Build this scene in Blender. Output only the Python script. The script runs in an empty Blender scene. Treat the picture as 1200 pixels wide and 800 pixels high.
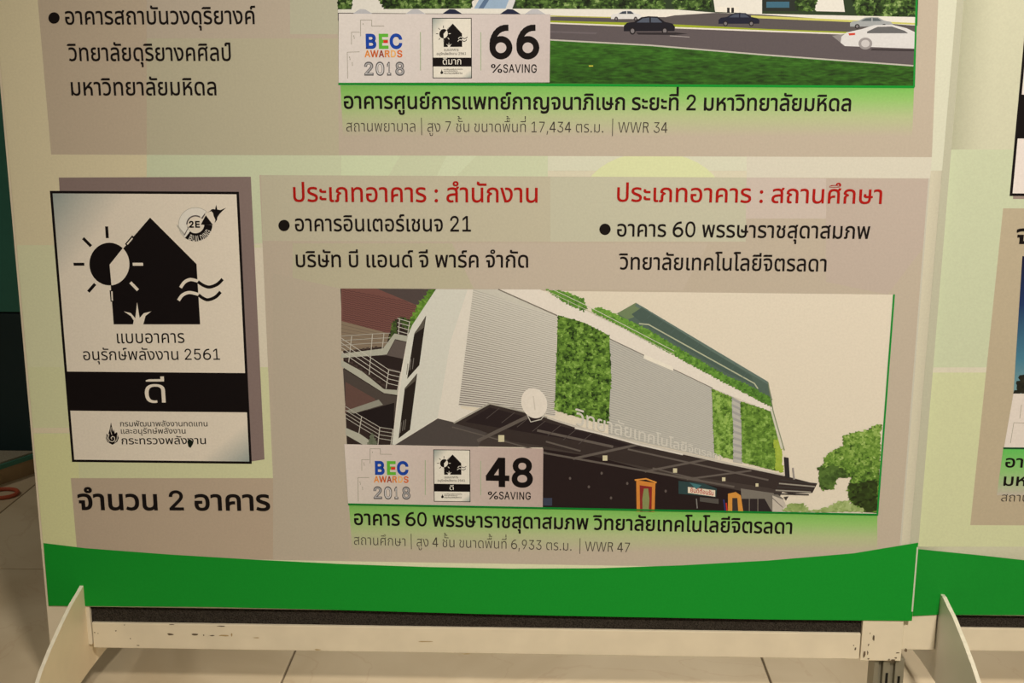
import bpy, bmesh, math, random
from mathutils import Vector, Matrix, noise
C = bpy.context.scene.collection
S = bpy.context.scene

# ---------------------------------------------------------------- camera
FPX, DIST, CAMH = 1407.0, 1.2858, 0.73
def cam_axes(p, y, r):
    p, y, r = map(math.radians, (p, y, r))
    fw = Vector((math.sin(y)*math.cos(p), math.cos(y)*math.cos(p), -math.sin(p)))
    rt = Vector((math.cos(y), -math.sin(y), 0)); dn = fw.cross(rt)
    return math.cos(r)*rt + math.sin(r)*dn, -math.sin(r)*rt + math.cos(r)*dn, fw
RT, DN, FW = cam_axes(12.653, -1.5517, -0.1217)
cd = bpy.data.cameras.new('camera'); cam = bpy.data.objects.new('camera', cd); C.objects.link(cam)
cd.sensor_width = 36; cd.lens = FPX/1200*36; cd.clip_start = .01
cam.matrix_world = Matrix(((RT.x, -DN.x, -FW.x, 0), (RT.y, -DN.y, -FW.y, -DIST), (RT.z, -DN.z, -FW.z, CAMH), (0, 0, 0, 1)))
S.camera = cam

# ---------------------------------------------------------------- world and lights
S.view_settings.view_transform = 'Standard'; S.view_settings.look = 'None'
S.view_settings.gamma = 1; S.view_settings.use_curve_mapping = False
S.view_settings.exposure = 0.0
w = bpy.data.worlds.new('world'); S.world = w; w.use_nodes = True
w.node_tree.nodes['Background'].inputs[0].default_value = (1.0, .79, .50, 1)
w.node_tree.nodes['Background'].inputs[1].default_value = 0.135
def area(name, loc, to, size, power, col=(1, .82, .55)):
    l = bpy.data.lights.new(name, 'AREA'); l.shape = 'DISK'; l.size = size; l.energy = power; l.color = col
    o = bpy.data.objects.new(name, l); C.objects.link(o); o.location = loc
    o.rotation_euler = (Vector(to)-Vector(loc)).to_track_quat('-Z', 'Y').to_euler()
sl = bpy.data.lights.new('exhibition_spot', 'SPOT'); sl.energy = 186; sl.color = (1, .87, .68); sl.spot_size = math.radians(64); sl.spot_blend = 1; sl.shadow_soft_size = .12
so = bpy.data.objects.new('exhibition_spot', sl); C.objects.link(so); so.location = (.60, -1.75, 1.9)
so.rotation_euler = (Vector((.30, 0, .54))-so.location).to_track_quat('-Z', 'Y').to_euler()
rl = bpy.data.lights.new('rear_spot', 'SPOT'); rl.energy = 230; rl.color = (1, .88, .68); rl.spot_size = math.radians(40); rl.spot_blend = 1; rl.shadow_soft_size = .15
ro = bpy.data.objects.new('rear_spot', rl); C.objects.link(ro); ro.location = (.45, 1.75, 2.4)
ro.rotation_euler = (Vector((.25, .1, 0))-ro.location).to_track_quat('-Z', 'Y').to_euler()
area('added_partition_light', (-2.3, -.2, 2.6), (-1.9, .9, .6), .4, 12, (1, .86, .66))  # added lamp, unseen, lights the teal partition from above

# ---------------------------------------------------------------- helpers
EI = (0.86, 0.76, 0.55)                       # light on a white surface of the banner: display colour -> pigment
def lin(c): c /= 255.; return c/12.92 if c <= .04045 else ((c+.055)/1.055)**2.4
def pig(rgb, k=1.0): return tuple(min(.95, lin(c)/e*k) for c, e in zip(rgb, EI)) + (1,)
def ray(x, y): return RT*(x-600) + DN*(y-400) + FW*FPX
PLANE_Y = 0.
def B(x, y):                                   # photo point -> (x, z) on the front plane of a board
    r = ray(x, y); r = r/r.y*(DIST+PLANE_Y); return (r.x, r.z+CAMH)
def material(name, rgb=(.8, .8, .8), rough=.6, spec=.3, metal=0, noise=0, nscale=30, bump=0, attr=None):
    m = bpy.data.materials.new(name); m.use_nodes = True; nt = m.node_tree; N = nt.nodes; L = nt.links
    p = N['Principled BSDF']; p.inputs['Roughness'].default_value = rough; p.inputs['Metallic'].default_value = metal
    p.inputs['Specular IOR Level'].default_value = spec
    if attr:
        a = N.new('ShaderNodeVertexColor'); a.layer_name = attr; src = a.outputs[0]
    else:
        a = N.new('ShaderNodeRGB'); a.outputs[0].default_value = (*rgb[:3], 1); src = a.outputs[0]
    tc = N.new('ShaderNodeTexCoord')
    nz = N.new('ShaderNodeTexNoise'); nz.inputs['Scale'].default_value = nscale; nz.inputs['Detail'].default_value = 5
    L.new(tc.outputs['Object'], nz.inputs['Vector'])
    mr = N.new('ShaderNodeMapRange'); mr.inputs[1].default_value = .3; mr.inputs[2].default_value = .7
    mr.inputs[3].default_value = 1-noise; mr.inputs[4].default_value = 1+noise
    L.new(nz.outputs[0], mr.inputs[0])
    vm = N.new('ShaderNodeVectorMath'); vm.operation = 'SCALE'
    L.new(src, vm.inputs[0]); L.new(mr.outputs[0], vm.inputs['Scale']); L.new(vm.outputs[0], p.inputs['Base Color'])
    if bump:
        b = N.new('ShaderNodeBump'); b.inputs['Strength'].default_value = bump; b.inputs['Distance'].default_value = .002
        L.new(nz.outputs[0], b.inputs['Height']); L.new(b.outputs[0], p.inputs['Normal'])
    return m
PRINT = material('printed_vinyl', rough=.55, spec=.15, noise=.035, nscale=420, attr='Col')

def link(name, me, parent=None, label=None, mats=()):
    o = bpy.data.objects.new(name, me); C.objects.link(o)
    if me is not None:
        for m in mats: me.materials.append(m)
    if parent: o.parent = parent
    if label: o['label'] = label
    return o
def thing(name, label, cat, loc=(0, 0, 0), group=None):
    o = link(name, None, label=label); o.location = loc; o.empty_display_size = .1
    o['category'] = cat
    if group: o['group'] = group
    return o
def boxbm(bm, x0, x1, y0, y1, z0, z1, bev=0):
    g = bmesh.ops.create_cube(bm, size=1)['verts']
    for v in g: v.co = Vector(((x0+x1)/2+v.co.x*(x1-x0), (y0+y1)/2+v.co.y*(y1-y0), (z0+z1)/2+v.co.z*(z1-z0)))
    if bev:
        es = list({e for v in g for e in v.link_edges})
        bmesh.ops.bevel(bm, geom=es, offset=bev, segments=2, affect='EDGES', profile=.5)
def fin(name, bm, mats, parent=None, label=None):
    me = bpy.data.meshes.new(name); bmesh.ops.recalc_face_normals(bm, faces=bm.faces); bm.to_mesh(me); bm.free()
    return link(name, me, parent, label, mats if isinstance(mats, (list, tuple)) else [mats])
def box(name, x0, x1, y0, y1, z0, z1, mat, parent=None, bev=.001, label=None):
    bm = bmesh.new(); boxbm(bm, x0, x1, y0, y1, z0, z1, bev); return fin(name, bm, mat, parent, label)

LV = 2.5e-5
class Print:
    """flat ink: polygons on the banner, each with its own pigment, stacked a hair apart"""
    STEP = 2.2e-6
    def __init__(s, level): s.xmin = -9; s.v = []; s.f = []; s.c = []; s.d = level*LV; s.n = 0
    def raw(s, pts, cols):                     # pts already (x, z)
        y = -(s.d + s.n*s.STEP); i = len(s.v); pts = [(max(p[0], s.xmin), p[1]) for p in pts]
        ar = sum(pts[k][0]*pts[(k+1) % len(pts)][1]-pts[(k+1) % len(pts)][0]*pts[k][1] for k in range(len(pts)))
        if ar < 0: pts = pts[::-1]; cols = cols[::-1] if isinstance(cols, list) else cols
        s.v += [(p[0], y, p[1]) for p in pts]; s.f.append(tuple(range(i, i+len(pts))))
        s.c += cols if isinstance(cols, list) else [cols]*len(pts)
    def poly(s, px, rgb):
        s.raw([B(*p) for p in px], pig(rgb)); s.n += 1; return s
    def rect(s, x0, y0, x1, y1, rgb): return s.poly([(x0, y0), (x1, y0), (x1, y1), (x0, y1)], rgb)
    def grad(s, quad, cols):
        s.raw([B(*p) for p in quad], [pig(c) for c in cols]); s.n += 1; return s
    def vgrad(s, quad, stops):                 # top to bottom colour stops along a quad tl tr br bl
        tl, tr, br, bl = quad; mixp = lambda a, b, t: (a[0]+(b[0]-a[0])*t, a[1]+(b[1]-a[1])*t)
        for (t0, c0), (t1, c1) in zip(stops, stops[1:]):
            s.raw([B(*mixp(tl, bl, t0)), B(*mixp(tr, br, t0)), B(*mixp(tr, br, t1)), B(*mixp(tl, bl, t1))], [pig(c0), pig(c0), pig(c1), pig(c1)])
        s.n += 1; return s
    def line(s, px, wd, rgb, close=False):
        P = [Vector(B(*p)) for p in px]; w2 = wd*.00097/2
        if close: P.append(P[0])
        n0 = s.n+1
        for i, (a, b) in enumerate(zip(P, P[1:])):
            d = (b-a)
            if d.length < 1e-7: continue
            d.normalize(); n = Vector((-d.y, d.x))*w2; e = d*w2*.35; s.n += .8 if i % 2 else -.8 if i else 0
            s.raw([tuple(a-n-e), tuple(b-n+e), tuple(b+n+e), tuple(a+n-e)], pig(rgb))
        s.n = n0+1; return s
    def disc(s, x, y, rx, ry, rgb, rot=0, n=36):
        cr, sr = math.cos(rot), math.sin(rot)
        return s.poly([(x+rx*math.cos(t)*cr-ry*math.sin(t)*sr, y+rx*math.cos(t)*sr+ry*math.sin(t)*cr) for t in [k*2*math.pi/n for k in range(n)]], rgb)
    def leaves(s, px, size, pal, rng, asp=1., ylight=0, clump=9., grain=.35):
        """irregular side-by-side dabs of ink filling a polygon, coloured in clumps"""
        xs = [p[0] for p in px]; ys = [p[1] for p in px]; x0, y0, y1 = min(xs), min(ys), max(ys); sy = size*asp
        nx = int((max(xs)-x0)/size)+2; ny = int((y1-y0)/sy)+2
        J = [[(x0+(i-.5+rng.uniform(-.34, .34)+(j % 2)*.5)*size, y0+(j-.5+rng.uniform(-.34, .34))*sy) for i in range(nx+1)] for j in range(ny+1)]
        for j in range(ny):
            for i in range(nx):
                q = [J[j][i], J[j][i+1], J[j+1][i+1], J[j+1][i]]
                cx, cy = sum(p[0] for p in q)/4, sum(p[1] for p in q)/4
                if not inside(cx, cy, px): continue
                t = .5+.8*noise.noise(Vector((cx/clump, cy/clump/asp, 3.1)))+.9*noise.noise(Vector((cx/clump*2.7, cy/clump/asp*2.7, 8.)))
                t = t*(1-grain)+rng.random()*grain
                if ylight: t = t*.65+.35*(1-(cy-y0)/(y1-y0))
                t = min(.9999, max(0, t))*(len(pal)-1); k = int(t); f = t-k; c0, c1 = pal[k], pal[min(k+1, len(pal)-1)]
                s.raw([B(*p) for p in q], pig(tuple(c0[d]+(c1[d]-c0[d])*f for d in (0, 1, 2))))
        s.n += 1; return s
    def build(s, name, parent, label=None, mat=None):
        me = bpy.data.meshes.new(name); me.from_pydata(s.v, [], s.f)
        a = me.color_attributes.new('Col', 'FLOAT_COLOR', 'POINT'); a.data.foreach_set('color', [x for c in s.c for x in c])
        return link(name, me, parent, label, [mat or PRINT])
def inside(x, y, P):
    r = False; j = len(P)-1
    for i in range(len(P)):
        if (P[i][1] > y) != (P[j][1] > y) and x < (P[j][0]-P[i][0])*(y-P[i][1])/(P[j][1]-P[i][1])+P[i][0]: r = not r
        j = i
    return r

# ---------------------------------------------------------------- lettering
LATIN = {'0':(453,[[227,-7,191,-3,158,7,130,24,105,48,85,77,69,113,57,155,50,202,48,254,50,306,57,353,69,395,85,431,106,461,130,484,159,502,191,512,227,516,262,512,295,502,323,484,348,461,368,431,384,395,396,353,403,306,405,254,403,202,396,155,384,113,368,77,348,48,323,24,295,7,263,-3],[227,50,250,52,271,60,290,74,306,92,320,116,330,144,338,176,342,213,344,254,342,295,338,332,330,365,320,393,306,416,290,435,271,449,250,457,227,460,203,457,182,449,163,435,147,416,134,393,123,365,115,332,111,295,109,254,111,213,115,176,123,144,134,116,147,92,163,74,182,60,203,52]]),'1':(453,[[76,0,76,55,391,55,391,0],[276,509,276,0,212,0,212,448,209,448,86,358,86,427,198,509]]),'2':(453,[[64,0,64,47,234,229,282,282,294,298,303,312,311,327,316,341,319,356,320,371,319,389,315,405,308,419,298,431,287,441,273,449,258,455,241,458,224,460,205,458,188,454,172,447,159,438,148,427,139,413,132,398,128,381,127,362,66,362,68,391,75,418,86,442,102,464,121,482,143,496,168,507,196,513,225,516,254,513,281,507,306,497,328,482,346,465,361,445,372,423,379,398,381,372,380,354,377,336,371,318,363,299,351,280,336,259,317,235,294,209,267,180,153,60,153,57,389,57,389,0]]),'3':(453,[[218,-7,188,-5,159,1,133,10,108,22,88,38,70,57,57,79,48,104,44,132,109,132,112,115,118,100,126,87,137,76,150,66,165,59,182,54,200,51,219,50,239,51,258,55,275,61,291,69,304,80,315,93,323,108,328,125,329,145,328,163,323,180,316,196,306,211,292,223,275,234,254,241,229,246,201,248,157,248,157,299,288,448,288,452,70,452,70,509,372,509,372,461,211,278,211,289,247,290,279,286,308,276,333,262,354,244,371,222,383,198,391,173,393,145,390,116,383,90,370,66,354,45,333,27,309,12,281,2,251,-5]]),'4':(453,[[40,105,40,158,247,509,311,509,109,166,109,163,413,163,413,105],[282,0,282,121,282,146,282,318,343,318,343,0]]),'5':(453,[[221,-7,192,-5,165,1,140,11,118,25,99,41,83,60,71,82,63,105,60,130,122,130,125,115,130,102,138,89,148,78,160,68,173,60,188,54,204,51,221,50,241,51,259,56,276,64,291,75,304,89,314,104,322,122,326,141,328,162,326,183,321,203,314,221,303,237,290,251,275,262,257,270,238,275,218,277,201,276,184,273,167,268,152,262,139,255,128,246,67,253,96,509,366,509,366,452,151,452,134,301,136,301,148,311,162,318,178,325,194,330,212,333,229,334,252,332,274,328,294,321,313,311,330,299,345,285,358,269,370,251,379,231,386,210,390,187,391,163,388,132,381,102,369,76,352,52,332,32,309,15,282,3,253,-4]]),'6':(453,[[226,-7,196,-4,168,3,142,15,119,31,100,51,84,74,73,101,66,130,64,162,65,187,71,212,80,239,93,268,112,302,137,340,252,509,322,509,151,261,145,261,165,288,196,307,208,311,221,313,235,314,265,312,291,305,316,295,337,280,355,262,370,240,380,215,387,187,389,157,387,127,379,98,368,73,352,50,333,30,310,14,284,3,257,-4],[226,48,245,50,263,55,279,63,293,73,304,86,314,101,322,119,326,137,327,157,326,178,322,196,314,213,304,228,293,241,279,251,263,259,245,264,226,265,207,264,190,259,174,252,160,241,148,229,138,214,131,197,126,179,125,158,126,138,131,119,138,102,148,86,160,73,174,63,190,55,207,50]]),'7':(453,[[97,0,323,448,323,452,62,452,62,509,391,509,391,449,165,0]]),'8':(453,[[226,-7,193,-5,163,1,136,11,111,25,91,42,74,62,62,84,54,109,52,135,53,156,58,176,65,195,75,212,87,228,101,241,117,252,134,260,153,265,153,267,129,276,109,289,93,308,80,330,73,354,70,380,73,405,79,429,90,450,106,469,124,485,146,498,170,508,197,514,226,516,255,514,282,508,306,498,328,485,346,469,361,450,373,429,379,405,382,380,379,354,372,330,359,308,343,289,323,276,300,267,300,265,319,260,335,252,351,241,365,228,377,212,387,195,395,176,399,156,401,135,398,109,391,84,378,62,362,42,341,25,317,11,289,1,259,-5],[226,49,248,50,267,54,285,60,300,69,313,79,323,91,331,106,335,121,337,139,335,157,330,173,322,189,312,202,298,213,283,223,265,230,247,234,226,235,206,234,187,230,169,223,154,213,140,202,130,189,122,173,117,157,115,139,117,121,121,106,129,91,139,79,152,69,167,60,185,54,205,50],[226,290,244,291,260,294,274,300,287,308,298,318,307,330,314,344,318,359,319,376,318,392,314,407,308,420,299,432,288,442,275,449,260,455,244,459,226,460,208,459,192,455,177,449,164,442,153,432,145,420,138,407,134,392,133,376,134,359,138,344,145,330,154,318,165,308,178,300,193,294,209,291]]),'9':(453,[[226,516,256,513,285,506,310,494,333,478,352,458,368,434,380,408,387,378,389,347,387,322,382,296,373,270,359,240,340,207,315,168,200,0,130,0,301,248,307,248,287,221,257,202,245,198,232,195,218,195,188,197,161,203,137,214,116,229,98,247,83,269,72,294,66,321,64,352,66,382,73,411,85,436,101,459,120,479,143,494,168,506,196,513],[226,460,207,459,190,454,174,446,160,435,148,423,138,407,131,390,127,372,125,352,127,331,131,313,138,295,148,280,160,268,174,257,190,250,207,245,226,243,245,245,263,249,279,257,293,267,305,280,314,295,322,312,326,330,327,350,326,371,322,390,314,407,305,422,293,435,279,446,263,454,245,459]]),',':(188,[[38,-119,68,71,137,71,84,-119]]),'.':(188,[[95,-4,83,-3,73,1,63,9,55,18,51,29,50,41,51,53,55,64,63,73,73,81,83,85,95,87,107,85,118,81,128,73,135,64,140,53,141,41,140,29,135,18,128,9,118,1,107,-3]]),':':(188,[[95,-4,83,-3,73,1,63,9,55,18,51,29,50,41,51,53,55,64,63,73,73,81,83,85,95,87,107,85,118,81,128,73,135,64,140,53,141,41,140,29,135,18,128,9,118,1,107,-3],[95,271,83,272,73,277,63,284,55,294,51,304,50,316,51,328,55,339,63,349,73,356,83,360,95,362,107,360,118,356,128,349,135,339,140,328,141,316,140,304,135,294,128,284,118,277,107,272]]),'%':(676,[[175,283,155,284,137,289,121,297,107,308,95,320,86,335,80,351,76,369,75,388,75,412,76,431,80,448,87,464,96,479,107,492,121,503,137,511,155,515,175,517,196,515,214,511,230,503,244,492,255,479,264,464,270,448,274,431,276,412,276,388,274,369,270,351,264,335,255,320,244,308,230,297,214,289,196,284],[175,327,191,329,203,335,212,346,218,358,222,372,223,388,223,412,222,428,219,441,213,454,204,464,191,470,175,473,160,470,148,464,138,454,132,441,128,428,127,412,127,388,128,372,132,358,138,346,147,335,160,329],[501,-10,481,-8,462,-3,446,5,432,15,421,28,412,43,406,59,402,77,400,95,400,120,402,138,406,156,412,172,421,187,433,200,447,210,463,218,481,223,501,225,522,223,540,218,556,210,570,200,581,187,590,172,596,156,600,138,601,120,601,95,600,77,596,59,589,43,580,28,569,15,555,5,540,-3,521,-8],[501,35,517,37,529,43,538,53,544,66,548,80,549,95,549,120,548,135,544,149,538,162,529,172,517,178,501,180,486,178,473,172,464,162,458,149,454,135,453,120,453,95,454,80,458,66,464,53,473,43,485,37],[132,0,482,509,540,509,191,0]]),'|':(230,[[141,673,141,-164,88,-164,88,673]]),'A':(480,[[16,0,201,509,276,509,463,0,395,0,287,302,264,372,232,478,245,478,213,371,191,302,85,0],[110,142,110,199,370,199,370,142]]),'B':(456,[[60,0,60,509,241,509,274,507,304,501,329,491,350,477,367,461,381,442,390,421,396,398,398,374,397,353,393,336,387,320,378,307,368,295,356,286,343,278,329,272,315,267,315,262,331,260,347,254,363,245,378,234,391,220,402,203,411,184,416,161,418,136,416,111,410,88,400,67,386,48,368,31,344,18,317,8,284,2,247,0],[125,57,245,57,281,60,309,67,330,80,344,96,353,115,355,137,354,153,350,169,342,184,333,197,320,209,306,218,289,225,269,229,248,231,125,231],[125,285,238,285,256,287,273,290,288,296,302,304,314,314,323,326,330,340,335,355,336,372,333,393,326,412,313,429,294,442,270,449,240,452,125,452]]),'C':(510,[[267,-7,225,-3,186,7,150,25,119,49,92,79,70,115,53,157,44,203,40,254,44,305,53,352,70,393,92,429,119,459,150,484,186,501,225,512,267,516,293,514,317,511,340,504,362,496,383,485,402,471,419,456,435,438,448,418,459,397,467,373,473,348,408,348,404,365,397,380,389,395,380,407,369,418,357,428,344,437,330,444,315,449,300,453,284,455,267,456,237,453,209,445,184,432,161,414,141,391,125,364,113,332,106,295,103,254,106,213,113,177,125,145,141,117,161,94,184,76,210,63,237,56,267,53,284,54,300,56,315,60,330,65,344,72,357,81,369,90,380,102,389,114,397,128,404,144,408,160,473,160,467,135,459,112,448,91,435,71,420,53,402,38,383,24,363,13,341,5,317,-2,293,-6]]),'D':(502,[[219,0,96,0,96,57,215,57,254,60,288,68,318,81,343,99,363,122,379,149,390,181,397,216,399,255,397,294,390,329,379,361,364,388,344,410,320,428,291,441,258,449,221,452,93,452,93,509,225,509,273,505,315,495,353,478,385,455,412,426,433,391,449,351,458,306,462,255,458,205,449,159,433,119,411,83,384,54,351,31,312,14,268,3],[125,509,125,0,60,0,60,509]]),'E':(419,[[60,0,60,509,372,509,372,452,125,452,125,286,355,286,355,229,125,229,125,57,375,57,375,0]]),'G':(520,[[269,-7,225,-3,185,7,149,25,118,49,91,79,69,116,53,157,43,203,40,254,43,305,53,352,69,393,91,429,117,459,149,484,184,501,223,512,265,516,291,514,316,510,340,504,363,494,384,483,403,469,421,453,436,436,449,416,460,395,468,373,474,349,408,349,402,365,395,379,387,393,378,406,368,417,356,427,344,436,330,443,315,448,300,453,283,455,265,456,236,453,209,445,183,432,160,414,141,392,125,364,113,332,106,295,103,254,106,213,113,177,125,145,141,117,161,95,184,76,210,63,238,56,269,53,296,55,322,61,345,71,365,85,382,102,396,123,407,147,413,173,415,202,434,199,283,199,283,256,478,256,478,200,475,160,466,124,451,91,431,62,406,38,377,19,344,5,308,-4]]),'I':(300,[[31,0,31,57,118,57,118,452,31,452,31,509,269,509,269,452,183,452,183,57,269,57,269,0]]),'N':(523,[[60,0,60,509,136,509,343,183,363,151,388,107,414,55,405,54,401,108,399,157,399,195,399,509,463,509,463,0,387,0,202,290,177,331,148,381,108,452,119,454,122,384,124,328,125,291,125,0]]),'L':(393,[[60,0,60,509,125,509,125,57,361,57,361,0]]),'R':(449,[[60,0,60,509,236,509,273,506,305,500,333,489,356,473,376,455,390,433,401,408,407,381,409,352,407,323,401,296,390,271,376,250,356,232,333,217,305,206,273,200,236,198,96,198,96,255,234,255,258,256,280,260,298,267,313,276,325,287,334,300,340,316,344,333,345,352,344,371,340,389,334,405,325,419,313,430,298,440,279,446,258,451,233,452,125,452,125,0],[353,0,230,229,303,229,428,0]]),'S':(447,[[224,-9,188,-7,156,-1,128,9,102,23,81,40,64,60,51,83,42,109,38,137,104,137,108,118,114,102,123,88,136,76,150,66,166,59,185,53,204,50,224,49,246,50,267,54,286,60,303,69,317,79,329,92,338,106,344,122,346,139,344,154,340,168,332,179,322,189,310,197,296,205,245,222,184,239,145,253,112,269,86,289,67,313,56,341,52,372,54,400,62,425,75,448,92,468,113,484,138,498,165,508,195,514,227,516,259,514,289,508,316,498,340,484,360,468,377,449,390,427,398,403,401,378,337,378,332,402,320,421,302,437,280,449,254,456,225,459,204,457,185,454,167,448,152,440,139,430,129,418,121,405,117,391,115,376,117,359,122,345,131,334,142,324,155,315,169,308,212,293,264,279,312,264,328,256,344,248,359,238,372,226,384,213,395,198,402,180,407,161,408,139,406,112,399,87,386,64,370,43,349,25,323,11,294,0,261,-7]]),'U':(517,[[259,-8,220,-6,186,2,154,15,126,33,103,55,85,80,71,108,63,140,60,173,60,509,124,509,124,178,126,155,132,133,141,113,153,95,169,80,187,68,208,59,232,53,259,52,285,53,309,59,331,68,349,80,364,95,377,113,385,133,391,155,393,178,393,509,457,509,457,173,454,140,446,108,433,80,414,55,391,33,363,15,332,2,297,-6]]),'V':(480,[[204,0,16,509,84,509,192,206,215,137,248,31,235,31,267,138,290,206,395,509,463,509,278,0]]),'W':(686,[[155,0,16,509,82,509,163,196,175,145,187,94,197,40,189,40,200,94,211,145,224,196,306,509,380,509,462,196,474,145,486,94,497,40,488,40,499,94,510,145,523,196,603,509,670,509,530,0,455,0,368,323,351,391,336,475,350,475,335,395,318,323,230,0]])}
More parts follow.
